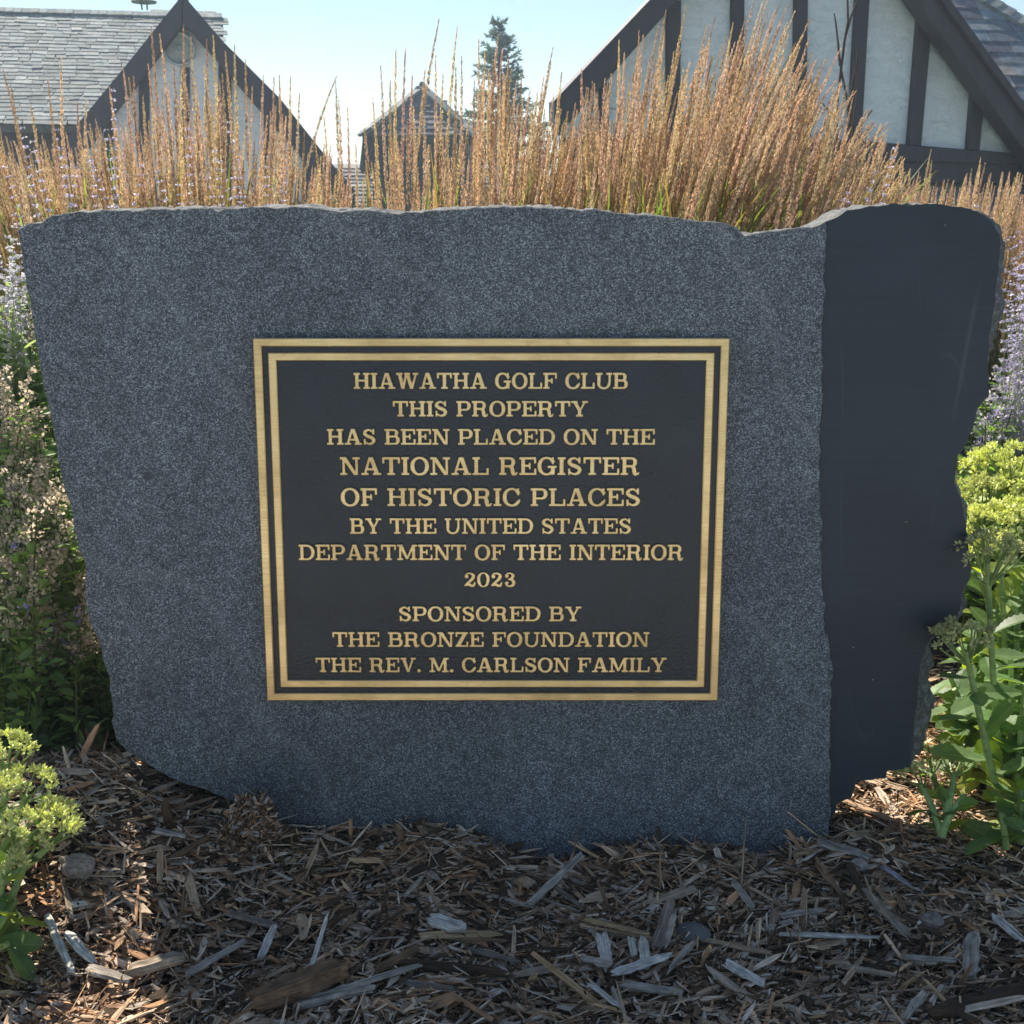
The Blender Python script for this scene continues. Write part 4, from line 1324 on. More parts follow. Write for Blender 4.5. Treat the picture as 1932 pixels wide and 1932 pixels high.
grass_clump("thick tall feather reed grass clump before the left slope of the right house", 1085, 1345, 3.1, [(1085, 210), (1100, 170), (1160, 120), (1210, 75), (1255, 50), (1290, 90), (1345, 60)], 380, 46,
            lean_r, 1200, 410, [(1097, 128, -.02, .28), (1110, 165, .0, .25), (1168, 72, -.01, .3), (1178, 98, .0, .25), (1205, 57, .0, .3), (1214, 64, .03, .3), (1244, 42, .12, .32), (1257, 16, .12, .34), (1295, 8, .12, .34), (1335, 45, .16, .32), (1350, 30, .17, .32), (1370, 70, .1, .28)], gpow=.85, nblade=560, dens=1.0)
grass_clump("feather reed grass clump with the highest plumes, leaning right across the striped gable", 1330, 1560, 3.0, [(1330, 80), (1380, 70), (1430, 15), (1480, 20), (1520, 40), (1560, 150)], 400, 47,
            lean_r, 1380, 425, [(1383, 42, .12, .3), (1406, 36, .14, .3), (1440, 0, .22, .36), (1452, -12, .24, .36), (1425, -8, .2, .36), (1462, 18, .22, .34), (1470, 8, .26, .34), (1488, 5, .28, .35), (1500, 20, .26, .3), (1528, 35, .3, .34), (1482, 48, .2, .3)], gpow=.8, nblade=560, dens=1.0)
grass_clump("feather reed grass clump bending furthest right over the dark end of the stone", 1500, 1720, 2.9, [(1500, 90), (1540, 110), (1590, 130), (1630, 190), (1680, 235), (1720, 300)], 260, 48,
            lambda u: .12 + (u - 1500) * .0010, 1500, 425, [(1541, 110, .28, .3), (1560, 108, .3, .3), (1587, 90, .32, .34), (1578, 150, .28, .28), (1592, 158, .3, .3), (1617, 170, .34, .32), (1650, 230, .28, .25), (1656, 232, .3, .25), (1678, 228, .36, .3), (1680, 240, .36, .3)], gpow=.8, nblade=200, dens=1.0)
grass_clump("low far feather reed grass clump above the stone's dark rounded corner", 1640, 1830, 4.3, [(1640, 330), (1690, 315), (1750, 325), (1790, 345), (1830, 330)], 260, 49,
            lambda u: .05, 1730, 470, [(1683, 280, .03, .3), (1703, 293, .03, .3), (1757, 281, .06, .3), (1717, 320, .0, .2), (1758, 303, .05, .2), (1790, 337, .06, .2), (1705, 300, .02, .2)], nblade=60, bh=(.35, .62), rad=.0075, jitter=.12)
grass_clump("low feather reed grass clump at the right edge behind the lavender spikes", 1805, 2010, 4.0, [(1805, 340), (1850, 315), (1900, 330), (1932, 320), (2010, 310)], 420, 50,
            lambda u: .04, 1910, 620, [(1851, 296, .05, .3), (1859, 306, .06, .3), (1822, 336, .04, .25), (1890, 330, .04, .2), (1925, 327, .02, .2)], nblade=90, bh=(.35, .62), rad=.0075, jitter=.15)

# ---- leaves
def leaf_template(rows=6, serr=0.0, fold=.12, curl=-.10, shape=None):
    t = np.linspace(0, 1, rows); w = shape if shape is not None else np.sin(np.pi * t ** .8) ** .8 * .30
    w = np.array(w, float); w[0] = max(w[0], .02); w[-1] = .0
    if serr: w = w * (1 + serr * np.where(np.arange(rows) % 2 == 0, 1, -.6))
    z = curl * t ** 2
    V = [(x, -ww, fold * ww + zz) for x, ww, zz in zip(t, w, z)] + [(x, 0, zz) for x, zz in zip(t, z)] + [(x, ww, fold * ww + zz) for x, ww, zz in zip(t, w, z)]
    n = rows; f = [(i, i + 1, n + i + 1, n + i) for i in range(n - 1)] + [(n + i, n + i + 1, 2 * n + i + 1, 2 * n + i) for i in range(n - 1)]
    return np.array(V), np.array(f)
LEAF = leaf_template(5, 0, .3, -.18)
SLIM = leaf_template(5, 0, .3, -.2, np.array([.05, .12, .13, .08, 0]))
_sh = np.interp(np.linspace(0, 1, 17), np.linspace(0, 1, 12), [.07, .11, .15, .20, .24, .27, .285, .28, .26, .22, .15, 0])
SEDLEAF = [leaf_template(17, .085, .25, cv, _sh) for cv in (-.06, -.16, .08)]
TINY_V = np.array([(0, 0, 0), (.4, .35, .1), (1, 0, 0), (.4, -.35, .1)])
BUD_V = np.array([(0, 0, 0), (.45, .26, 0), (.45, -.13, .225), (.45, -.13, -.225), (1, 0, 0)])
BUD_F = np.array([(0, 1, 2), (0, 2, 3), (0, 3, 1), (1, 4, 2), (2, 4, 3), (3, 4, 1)])

def along(P, d):
    s = np.concatenate([[0], np.cumsum(np.linalg.norm(np.diff(P, axis=0), axis=1))])
    dd = np.asarray(d) * s[-1]
    p = np.stack([np.interp(dd, s, P[:, i]) for i in range(3)], -1)
    q = np.stack([np.interp(np.clip(dd + .01 * s[-1], 0, s[-1]), s, P[:, i]) for i in range(3)], -1) - np.stack([np.interp(np.clip(dd - .01 * s[-1], 0, s[-1]), s, P[:, i]) for i in range(3)], -1)
    return p, q / (np.linalg.norm(q, axis=-1, keepdims=True) + 1e-9)

# ---- russian sage: silvery stems with whorls of lilac flowers
def sage_spike(S, Lf, Fl, base, tip, r, whorl0=.45, lilac=1.0, leafy=True, rad=.0016):
    mid = (base + tip) / 2 + rdir(1, r)[0] * .03
    P = bez(base, mid, tip, 12); L = np.linalg.norm(tip - base)
    tube(S, P[::2], np.linspace(rad, rad * .4, 6), 4, np.array([.40, .44, .35]) * r.uniform(.8, 1.1), False)
    nw = max(5, int(L * (1 - whorl0) / .017)); f = np.linspace(whorl0, .995, nw)
    p, ax = along(P, f)
    for i in range(nw):
        k = int(r.integers(7, 13)); th = r.uniform(0, 2 * np.pi, k)
        _, s_, t_ = frame_of(ax[i])
        o = np.cos(th)[:, None] * s_ + np.sin(th)[:, None] * t_
        sz = (1.15 - .55 * (i / nw)) * r.uniform(.006, .009, k)
        d = o + ax[i] * r.uniform(-.8, .9, (k, 1))
        hue = np.where(r.uniform(size=(k, 1)) < .55 * lilac, np.array([[.50, .46, .64]]), np.array([[.62, .62, .62]])) * r.uniform(.65, 1.25, (k, 1))
        Fl.inst(TINY_V, SPK_F, mats_from(d, rdir(k, r), sz), p[i] + o * .0015, hue)
    if leafy:
        n = int(L * whorl0 / .012) * 2; f = r.uniform(.02, whorl0 + .05, n); p, ax = along(P, f); o = rdir(n, r)
        d = ax * .5 + o * .8
        Lf.inst(*SLIM, mats_from(d, UPZ + rdir(n, r) * .4, r.uniform(.018, .042, n)), p, np.array([.36, .42, .30]) * r.uniform(.65, 1.35, (n, 1)))

def sage(label, base, spikes, seed, lilac=1.0, fill=0):
    r = np.random.default_rng(seed); gz = float(ground_z(base[0], base[1])); b0 = np.array([base[0], base[1], gz])
    t = thing("russian_sage", b0, label, "sage plant", "russian sage plants beside the stone")
    S, L, Fl = Acc(), Acc(), Acc()
    for (u, v, y, w0) in spikes:
        tip = at_y(u, v, y); b = b0 + np.array([r.normal() * .06, r.normal() * .06, 0])
        sage_spike(S, L, Fl, b, tip, r, w0, lilac)
    obj("stem", S, M["blade"], t); obj("foliage", L, M["leaf"], t); obj("flower", Fl, M["petal"], t)
rs = np.random.default_rng(77)
sage("russian sage with tall lilac spikes rising behind the stone's top left corner", (-.80, 2.25), [(42, 236, 2.3, .5), (60, 262, 2.3, .5), (107, 240, 2.35, .45), (8, 310, 2.2, .5), (200, 240, 2.3, .55), (213, 165, 2.35, .55), (175, 310, 2.3, .6), (268, 308, 2.3, .7),
      (24, 400, 2.1, .4), (78, 335, 2.2, .6), (115, 290, 2.25, .5), (140, 310, 2.3, .6)], 61)
sage("russian sage with thin lilac spikes showing above the stone before the medallion gable", (-.50, 2.3), [(352, 238, 2.4, .5), (430, 226, 2.4, .5), (405, 280, 2.4, .5), (413, 300, 2.35, .5), (392, 330, 2.3, .5), (505, 293, 2.4, .55), (540, 340, 2.35, .6), (295, 320, 2.3, .7), (440, 330, 2.3, .55), (335, 345, 2.3, .5), (168, 300, 2.3, .5), (310, 370, 2.3, .6), (450, 360, 2.3, .6)], 62)
sage("pale silvery russian sage filling the gap left of the stone's upper edge", (-.92, 1.95), [(rs.uniform(-60, 45), rs.uniform(420, 560), rs.uniform(1.8, 2.1), rs.uniform(.72, .86)) for _ in range(46)], 63, .05)
sage("russian sage with single lilac spike above the low seam of the stone", (.66, 2.3), [(1690, 275, 2.35, .5), (1650, 320, 2.35, .5), (1602, 360, 2.35, .6), (1590, 372, 2.3, .6), (1640, 352, 2.3, .55), (1675, 345, 2.3, .55), (1845, 385, 2.3, .7), (1830, 392, 2.3, .7)], 64)
sage("russian sage dense with lilac flowers at the right edge beside the dark rounded corner", (1.05, 2.05), [(rs.uniform(1890, 1990), rs.uniform(430, 640), rs.uniform(1.85, 2.15), rs.uniform(.3, .5)) for _ in range(46)], 65, 1.0)

# ---- leafy catmint and oregano gone to seed, left of the stone
def herb(label, name, cat, base, tips, seed, leafsize, leafcol, headcol, heads=True, group=None, headsize=1.0, leafden=1.0, headfrac=.30, petal=0.0):
    r = np.random.default_rng(seed); gz = float(ground_z(base[0], base[1])); b0 = np.array([base[0], base[1], gz])
    t = thing(name, b0, label, cat, group)
    S, L, Fl = Acc(), Acc(), Acc()
    for (u, v, y) in tips:
        tip = at_y(u, v, y); b = b0 + np.array([r.normal() * .07, r.normal() * .07, 0])
        mid = (b + tip) / 2 + np.array([r.normal() * .03, r.normal() * .03, .06])
        P = bez(b, mid, tip, 12); ln = np.linalg.norm(tip - b)
        tube(S, P[::2], np.linspace(.0024, .0010, 6), 4, np.array([.16, .17, .07]) * r.uniform(.7, 1.3), False)
        n = int(ln / .011 * leafden); f = r.uniform(.10, .92, n); p, ax = along(P, f)
        o = rdir(n, r); o[:, 2] *= .5
        sz = leafsize * r.uniform(.5, 1.25, n) * (1.15 - .5 * f)
        # leaves sit on short side shoots, so the plant fills out
        p = p + o * (r.uniform(0, 1, (n, 1)) ** 1.5) * leafsize * 1.6
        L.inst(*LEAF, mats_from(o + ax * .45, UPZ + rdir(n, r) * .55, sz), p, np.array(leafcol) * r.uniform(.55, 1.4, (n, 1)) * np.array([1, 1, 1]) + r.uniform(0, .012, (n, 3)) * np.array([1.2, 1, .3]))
        if heads:
            m = int(26 * headsize); f = 1 - headfrac * r.uniform(0, 1, m) ** 1.2; p, ax = along(P, f)
            for i in range(m):          # little clusters along the upper stem
                k = int(r.integers(7, 14)); oo = rdir(1, r)[0] * r.uniform(.004, .026) * headsize
                q = p[i] + oo + rdir(k, r) * .006
                c = np.array(headcol) * r.uniform(.6, 1.35, (k, 1))
                if petal and r.uniform() < petal: c = np.array([.40, .36, .62]) * r.uniform(.8, 1.2, (k, 1))
                Fl.inst(TINY_V, SPK_F, mats_from(rdir(k, r) + UPZ * .6, rdir(k, r), r.uniform(.004, .008, k)), q, c)
    obj("stem", S, M["blade"], t); obj("foliage", L, M["leaf"], t)
    if heads: obj("seed_head", Fl, M["petal"], t)
def scatter(n, us, vs, ys, seed):
    r = np.random.default_rng(seed)
    return [(r.uniform(*us), r.uniform(*vs), r.uniform(*ys)) for _ in range(n)]
GL = "leafy herbs in the bed left of the stone"
herb("green leafy catmint below the silvery sage left of the stone", "catmint", "herb plant", (-.84, 1.98), scatter(30, (-40, 62), (560, 720), (1.85, 2.05), 1), 71, .034, (.27, .39, .17), (.66, .58, .42), True, GL, .4, 1.9)
herb("oregano gone to seed with tan heads against the stone's left edge, upper one", "oregano", "herb plant", (-.77, 1.76), scatter(24, (0, 84), (690, 870), (1.68, 1.85), 2), 72, .026, (.26, .37, .14), (.68, .58, .41), True, GL, .8, 1.9)
herb("oregano with the broadest mass of dry tan heads at the left picture edge", "oregano", "herb plant", (-.72, 1.66), scatter(34, (-30, 118), (870, 1080), (1.55, 1.75), 3), 73, .024, (.26, .36, .13), (.70, .60, .42), True, GL, .95, 2.0, .36, .03)
herb("low oregano with brownish heads and a few lilac florets near the stone's foot", "oregano", "herb plant", (-.63, 1.60), scatter(20, (50, 190), (1060, 1250), (1.52, 1.66), 4), 74, .024, (.22, .31, .11), (.60, .48, .34), True, GL, .8, 1.7, .3, .12)
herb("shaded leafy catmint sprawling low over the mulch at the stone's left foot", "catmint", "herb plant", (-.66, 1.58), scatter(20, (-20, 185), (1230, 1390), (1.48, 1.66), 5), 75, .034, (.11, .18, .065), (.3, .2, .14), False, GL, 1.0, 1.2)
herb("dark green catmint stand at the left edge behind the tan oregano", "catmint", "herb plant", (-1.00, 1.95), scatter(40, (-120, 60), (740, 1150), (1.8, 2.0), 6), 76, .034, (.27, .38, .16), (.3, .2, .14), False, GL, 1.0, 1.6)
GR = "leafy plants in the bed right of the stone"
herb("green speckled filler plant below the lilac sage right of the stone", "catmint", "herb plant", (1.0, 2.15), scatter(40, (1860, 2010), (640, 850), (1.95, 2.2), 7), 79, .034, (.22, .33, .12), (.6, .6, .55), True, GR, .8, 1.2, .35, .2)
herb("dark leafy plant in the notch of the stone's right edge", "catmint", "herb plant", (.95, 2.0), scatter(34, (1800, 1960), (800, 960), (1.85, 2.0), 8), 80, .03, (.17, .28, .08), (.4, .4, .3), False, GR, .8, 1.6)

# ---- sedum: thick stems, fleshy toothed leaves, flat heads of green buds
def flower_head(B, S, c, up, rx, r, n=420, pale=1.0, stemfrom=None):
    up = unit(up); _, s_, t_ = frame_of(up, (.3, .9, .1))
    nc = max(8, int(n / 10))
    for i in range(nc):
        q = math.sqrt(r.uniform()); th = r.uniform(0, 2 * math.pi)
        dome = .46 * (1 - q ** 2) - .10 + r.normal() * .05
        p = c + (s_ * math.cos(th) * q + t_ * math.sin(th) * q + up * dome) * rx
        if stemfrom is not None and i % 3 == 0:
            tube(S, bez(stemfrom, (stemfrom * .4 + p * .6) - up * rx * .12, p, 4), [.0022, .0016, .0013, .001], 4, (.24, .33, .10), False)
        k = int(r.integers(11, 20)); o = rdir(k, r); o = o + up * .75 + (p - c)[None] / rx * .35
        col = np.array([.70, .73, .34]) * pale * r.uniform(.7, 1.3, (k, 1)) + r.uniform(0, .06, (k, 1)) * np.array([1, .8, .2])  # colour scaled per head: darker for shaded heads, brighter for sunlit ones
        B.inst(BUD_V, BUD_F, mats_from(o, rdir(k, r), r.uniform(.0052, .0088, k)), p + unit(o.mean(0)) * .002 + o * .0022, col)

def sedum_stalk(S, L, heads, pts, r, leafsize=.065, leaves=16, head=None, thick=.0055, leafcol=(.17, .27, .11), f0=.08, pale=1.0, nbud=420, col=(.34, .46, .16)):
    P = np.asarray(pts, float)
    if len(P) == 3: P = bez(*P, 12)
    tube(S, P, np.linspace(thick, thick * .65, len(P)), 8, np.array(col) * r.uniform(.85, 1.1))
    f = np.linspace(f0, .93, leaves) + r.normal(0, .015, leaves); p, ax = along(P, np.clip(f, 0, 1))
    for i in range(leaves):
        th = i * 2.2 + r.normal() * .5; _, s_, t_ = frame_of(ax[i], (.2, .1, .97) if abs(ax[i][2]) < .9 else (1, .1, 0))
        o = s_ * math.cos(th) + t_ * math.sin(th)
        d = o + ax[i] * r.uniform(.15, .75) - UPZ * r.uniform(0, .35)
        sz = leafsize * r.uniform(.7, 1.2) * (1.1 - .45 * f[i])
        tv, tf = SEDLEAF[int(r.integers(3))]
        c = np.array(leafcol) * r.uniform(.7, 1.35)
        if r.uniform() < .12: c = c * np.array([1.9, 1.5, .7])
        L.inst(tv, tf, mats_from(d[None], (ax[i] * .8 + UPZ * .3 + rdir(1, r)[0] * .35)[None], np.array([sz])), p[i][None] + o * thick * .8, c[None])
    if head:
        hc = P[-1] + unit(P[-1] - P[-3]) * .018
        B = Acc(); heads.append(B)
        flower_head(B, S, hc, unit(P[-1] - P[-3]) * .7 + UPZ * .5, head, r, nbud, pale, P[-2])

def sedum(label, base, stalks, seed, group="sedum plants around the stone", leafcol=(.17, .27, .11)):
    """stalks: list of (list of (u, v, y) from foot to tip, head radius, leaves, leaf size, bud tone that paints heads shaded or sunlit)"""
    r = np.random.default_rng(seed); gz = float(ground_z(base[0], base[1]))
    t = thing("sedum", (base[0], base[1], gz), label, "sedum plant", group)
    S, L, B = Acc(), Acc(), []
    for pts, head, nl, ls, pale in stalks:
        W = np.array([at_y(*q) for q in pts])
        if len(W) == 2: W = np.array([W[0], (W[0] + W[1]) / 2 + rdir(1, r)[0] * .01, W[1]])
        sedum_stalk(S, L, B, W, r, ls, nl, head, pale=pale, leafcol=leafcol, nbud=int(420 * ((head or .05) / .05) ** 1.6))
    obj("stem", S, M["sedum_stem"], t); obj("foliage", L, M["sedum"], t)
    for b in B: obj("flower_head", b, M["bud"], t)
sedum("tall sedum with two green bud heads toned darker for shade overlapping the stone's dark right edge", (.62, 1.40),
      [([(1880, 1500, 1.42), (1855, 1380, 1.41), (1822, 1228, 1.40)], .040, 10, .062, .72),
       ([(1890, 1500, 1.47), (1873, 1300, 1.46), (1863, 1062, 1.45)], .047, 13, .066, .75),
       ([(1915, 1520, 1.46), (1925, 1400, 1.45), (1935, 1290, 1.44)], None, 12, .075, .8)], 91)
sedum("large sedum at the right edge with broad sunlit yellow green bud heads in tiers", (.82, 1.66),
      [([(1900, 1430, 1.62), (1900, 1250, 1.60), (1885, 1015, 1.58)], .066, 14, .07, 1.15),
       ([(1935, 1430, 1.60), (1945, 1250, 1.60), (1940, 1000, 1.60)], .060, 14, .07, 1.15),
       ([(1890, 1430, 1.72), (1870, 1200, 1.72), (1850, 955, 1.72)], .058, 14, .065, 1.0),
       ([(1930, 1430, 1.74), (1920, 1150, 1.76), (1908, 890, 1.78)], .066, 12, .065, 1.15),
       ([(1950, 1430, 1.72), (1955, 1150, 1.72), (1945, 940, 1.72)], .055, 12, .065, 1.1),
       ([(1940, 1430, 1.66), (1965, 1200, 1.66), (1970, 1060, 1.66)], .055, 14, .075, 1.0),
       ([(1870, 1440, 1.60), (1840, 1330, 1.62), (1815, 1225, 1.64)], None, 16, .066, 1.0),
       ([(1880, 1450, 1.56), (1850, 1370, 1.56), (1800, 1300, 1.56)], None, 14, .062, 1.0),
       ([(1890, 1470, 1.52), (1840, 1440, 1.52), (1790, 1390, 1.53)], None, 12, .058, 1.0),
       ([(1900, 1480, 1.50), (1915, 1380, 1.50), (1905, 1230, 1.52)], None, 16, .07, 1.0),
       ([(1930, 1500, 1.48), (1950, 1380, 1.48), (1950, 1200, 1.48)], None, 16, .075, 1.0),
       ([(1940, 1540, 1.45), (1960, 1450, 1.45), (1975, 1350, 1.45)], None, 14, .08, 1.0),
       ([(1870, 1470, 1.58), (1835, 1380, 1.60), (1790, 1270, 1.60)], None, 20, .068, 1.0),
       ([(1890, 1480, 1.60), (1860, 1360, 1.64), (1845, 1180, 1.66)], None, 22, .072, 1.0),
       ([(1885, 1490, 1.55), (1860, 1420, 1.56), (1830, 1340, 1.56)], None, 18, .070, 1.0),
       ([(1900, 1470, 1.64), (1890, 1300, 1.66), (1880, 1110, 1.68)], None, 22, .075, 1.0),
       ([(1910, 1480, 1.60), (1925, 1320, 1.60), (1915, 1130, 1.60)], None, 22, .075, 1.0),
       ([(1880, 1480, 1.66), (1820, 1370, 1.68), (1775, 1330, 1.68)], None, 18, .062, 1.0),
       ([(1905, 1430, 1.70), (1880, 1200, 1.70), (1845, 1050, 1.68)], .045, 14, .062, 1.15),
       ([(1900, 1430, 1.78), (1890, 1150, 1.80), (1872, 905, 1.82)], .050, 12, .062, 1.2)], 92)
sedum("small sedum sprig fallen over on the mulch right of the stone, forked pale stem", (.60, 1.385),
      [([(1777, 1578, 1.375), (1785, 1540, 1.38), (1820, 1500, 1.40)], None, 5, .036, .9), ([(1777, 1578, 1.375), (1765, 1530, 1.40), (1738, 1480, 1.42)], .022, 5, .034, .9),
       ([(1786, 1535, 1.385), (1795, 1500, 1.40), (1800, 1460, 1.43)], .032, 5, .032, .6), ([(1790, 1530, 1.39), (1770, 1490, 1.44), (1755, 1455, 1.47)], .030, 5, .03, .55)], 93)
sedum("young leafy sedum shoot at the right picture edge in front of the tall stalks", (.66, 1.35),
      [([(1898, 1600, 1.345), (1895, 1570, 1.345), (1890, 1535, 1.345)], None, 8, .05, 1.0), ([(1925, 1590, 1.37), (1930, 1540, 1.37), (1925, 1490, 1.38)], None, 10, .07, 1.0)], 94)
sedum("sedum at the lower left corner with loose bright yellow green bud sprays", (-.68, 1.20),
      [([(-30, 1660, 1.24), (20, 1590, 1.26), (48, 1500, 1.27)], .030, 5, .030, 1.1), ([(-30, 1660, 1.24), (10, 1560, 1.26), (12, 1440, 1.29)], .034, 6, .030, 1.1),
       ([(-25, 1680, 1.22), (30, 1620, 1.24), (84, 1555, 1.26)], .027, 5, .028, 1.05), ([(-25, 1690, 1.21), (40, 1600, 1.22), (66, 1570, 1.23)], .030, 4, .028, 1.15),
       ([(-20, 1680, 1.2), (50, 1640, 1.21), (105, 1585, 1.23)], .018, 2, .026, 1.1), ([(-20, 1690, 1.2), (20, 1640, 1.2), (30, 1585, 1.2)], .032, 4, .03, 1.1),
       ([(-40, 1690, 1.19), (-15, 1600, 1.2), (-8, 1520, 1.22)], .034, 5, .03, 1.1), ([(10, 1720, 1.19), (34, 1665, 1.20), (50, 1625, 1.21)], .018, 3, .03, 1.0), ([(-20, 1740, 1.18), (0, 1690, 1.18), (8, 1650, 1.18)], .020, 2, .03, .9),
       ([(-40, 1800, 1.14), (-10, 1760, 1.14), (15, 1720, 1.15)], None, 7, .062, 1.0), ([(-60, 1830, 1.13), (-20, 1800, 1.13), (15, 1780, 1.13)], None, 6, .060, 1.0), ([(-40, 1760, 1.18), (0, 1740, 1.18), (30, 1700, 1.19)], None, 4, .05, 1.0)], 95)
sedum("shaded sedum stalk slanting out from under the herbs at the stone's left foot", (-.54, 1.60),
      [([(197, 1465, 1.60), (160, 1420, 1.62), (110, 1345, 1.64)], None, 9, .058, .8), ([(207, 1335, 1.70), (180, 1300, 1.72), (160, 1250, 1.74)], None, 7, .05, .8), ([(140, 1440, 1.64), (100, 1390, 1.64), (60, 1330, 1.64)], None, 10, .06, .8)], 96)

# ---- bare young branches before the right house
def twigs():
    y = 3.6
    b = at_y(1590, 400, y); b[2] = float(ground_z(b[0], b[1]))
    t = thing("bare_sapling", b, "thin bare dark twigs standing before the striped right gable", "sapling")
    r = np.random.default_rng(5)
    def tw(nm, pts, r0):
        a = Acc(); W = np.array([at_y(u, v, y + (k * .0)) for k, (u, v) in enumerate(pts)]); tube(a, W, np.linspace(r0, .0018, len(W)), 6, (.10, .06, .055)); obj(nm, a, M["bark"], t)
    a = Acc(); tube(a, [b, at_y(1580, 300, y), at_y(1577, 220, y), at_y(1583, 160, y), at_y(1593, 80, y), at_y(1600, 40, y), at_y(1599, 0, y), at_y(1603, -40, y)], [.006, .005, .0045, .004, .004, .0035, .003, .002], 6, (.10, .06, .055)); obj("stem", a, M["bark"], t)
    tw("twig", [(1596, 65), (1606, 30), (1618, 0), (1626, -25)], .004)
    tw("twig", [(1585, 125), (1581, 80), (1577, 45), (1574, 25)], .004)
    tw("twig", [(1586, 130), (1597, 180), (1600, 215), (1604, 260)], .004)
    tw("twig", [(1597, 240), (1605, 190), (1612, 150), (1619, 110)], .004)
    tw("twig", [(1600, 200), (1608, 160), (1614, 120)], .003)
    tw("twig", [(1606, 280), (1610, 235), (1616, 190), (1617, 95)], .003)
    tw("twig", [(1598, 300), (1615, 250), (1630, 230), (1645, 208)], .0035)
    tw("twig", [(1580, 230), (1565, 210), (1552, 195)], .003)
twigs()
# ================================================================== MULCH
PAL = [((.034, .024, .016), 24), ((.10, .068, .046), 20), ((.20, .125, .075), 13), ((.27, .21, .155), 20), ((.38, .325, .27), 15), ((.52, .485, .445), 9), ((.62, .59, .53), 4), ((.40, .28, .165), 5)]
_pc = np.array([c for c, w in PAL]) * np.array([2.42, 2.14, 1.82]); _pc = _pc * np.minimum(1, .72 / _pc.max(1, keepdims=True)); _pw = np.array([w for c, w in PAL], float); _pw /= _pw.sum()

def chip_template(r, ns=5, ragged=.35, flat=.35):
    """splintery slab of unit length along x, unit width, with torn ends"""
    x = np.linspace(-.5, .5, ns); prof = np.interp(np.abs(x), [0, .4, .5], [1, .96, r.uniform(.45, 1.0)]) * np.where(x > 0, 1, r.uniform(.6, 1.0))
    by, bz = np.cumsum(r.normal(0, .07, ns)), np.cumsum(r.normal(0, .05, ns))
    V = []
    for i in range(ns):
        w = .5 * prof[i] * r.uniform(.8, 1.15); h = .5 * flat
        for (sy, sz) in ((-1, -1), (1, -1), (1, 1), (-1, 1)):
            ex = r.normal(0, .09) if i in (0, ns - 1) else r.normal(0, .015)
            V.append((x[i] + ex, by[i] + sy * w * r.uniform(.8, 1.1), bz[i] + sz * h * r.uniform(.5, 1.1)))
    F = [(i * 4 + j, i * 4 + (j + 1) % 4, i * 4 + 4 + (j + 1) % 4, i * 4 + 4 + j) for i in range(ns - 1) for j in range(4)]
    F += [(3, 2, 1, 0), tuple((ns - 1) * 4 + j for j in range(4))]
    return np.array(V), np.array(F)
_r = np.random.default_rng(3)
TEMPL = [chip_template(_r, 5) for _ in range(14)]
FIBRE = [chip_template(_r, 4, flat=.8) for _ in range(6)]
left_u = np.interp

def in_stone(x, y, z):
    # keeps the litter out of the block
    zz = np.clip(z, 0.02, .9)
    front = 1.4078 + zz * math.tan(LEAN)
    q = (front - P0[1])
    hw_l = np.interp(zz, [0, .05, .10, .15, .25, .5], [-.28, -.34, -.42, -.50, -.535, -.58])
    hw_r = np.interp(zz, [0, .04, .08, .12, .2, .5], [.44, .46, .50, .55, .58, .58])
    return (y > front - .004) & (y < front + np.interp(x, [.05, .45], [.24, .12])) & (x > hw_l) & (x < hw_r)

def strew(acc, n, xr, yr, r, ln, wd, th, lift, tilt, templ, thin=None, bright=1.0, keep=None, cap=.8):
    x = r.uniform(*xr, n); y = r.uniform(*yr, n)
    g = ground_z(x, y); z = g + lift * r.uniform(-.3, 1, n)
    k = ~in_stone(x, y, z - g + .0)
    if keep is not None: k &= keep(x, y)
    x, y, z = x[k], y[k], z[k]; n = len(x)
    L = np.clip(np.exp(r.normal(math.log(ln), .55, n)), ln * .3, ln * 3.2); W = np.clip(wd * np.exp(r.normal(0, .5, n)), wd * .3, wd * 3) ; T = np.clip(th * np.exp(r.normal(0, .4, n)), th * .4, th * 2.5)
    W = np.minimum(W, L * .45)
    yaw = r.uniform(0, 2 * np.pi, n)
    # patches where the splinters lie more or less the same way, as raked
    yaw = np.where(r.uniform(size=n) < .55, .9 * vnoise(x * 5, y * 5, 8) + r.normal(0, .5, n), yaw)
    pit = r.normal(0, tilt, n); steep = r.uniform(size=n) < .05; pit = np.where(steep, r.normal(0, .7, n), pit)
    d = np.stack([np.cos(yaw) * np.cos(pit), np.sin(yaw) * np.cos(pit), np.sin(pit)], 1)
    up = np.array([0, 0, 1.0]) + r.normal(0, .28, (n, 3))
    z = z + np.abs(np.sin(pit)) * L * .35
    wsel = r.choice(len(_pc), n, p=_pw)
    col = _pc[wsel] * r.uniform(.7, 1.35, (n, 1)) * bright
    col = col * np.minimum(1, cap / col.max(1, keepdims=True))
    kind = r.integers(len(templ), size=n)
    Mt = mats_from(d, up); S = np.stack([L, W, T], 1); Mt = Mt * S[:, None, :]
    for t in range(len(templ)):
        s = kind == t
        tv, tf = templ[t]
        # grain coordinates in metres, along the length of each splinter
        acc_loc = tv[None] * S[s][:, None, :] + r.uniform(-5, 5, (s.sum(), 1, 3))
        N = int(s.sum())
        if N == 0: continue
        w = np.einsum('nij,vj->nvi', Mt[s], tv) + np.stack([x, y, z], 1)[s][:, None, :]
        acc.add(w.reshape(-1, 3), (tf[None] + (np.arange(N) * len(tv))[:, None, None]).reshape(-1, 4), np.repeat(col[s], len(tv), 0), acc_loc.reshape(-1, 3))

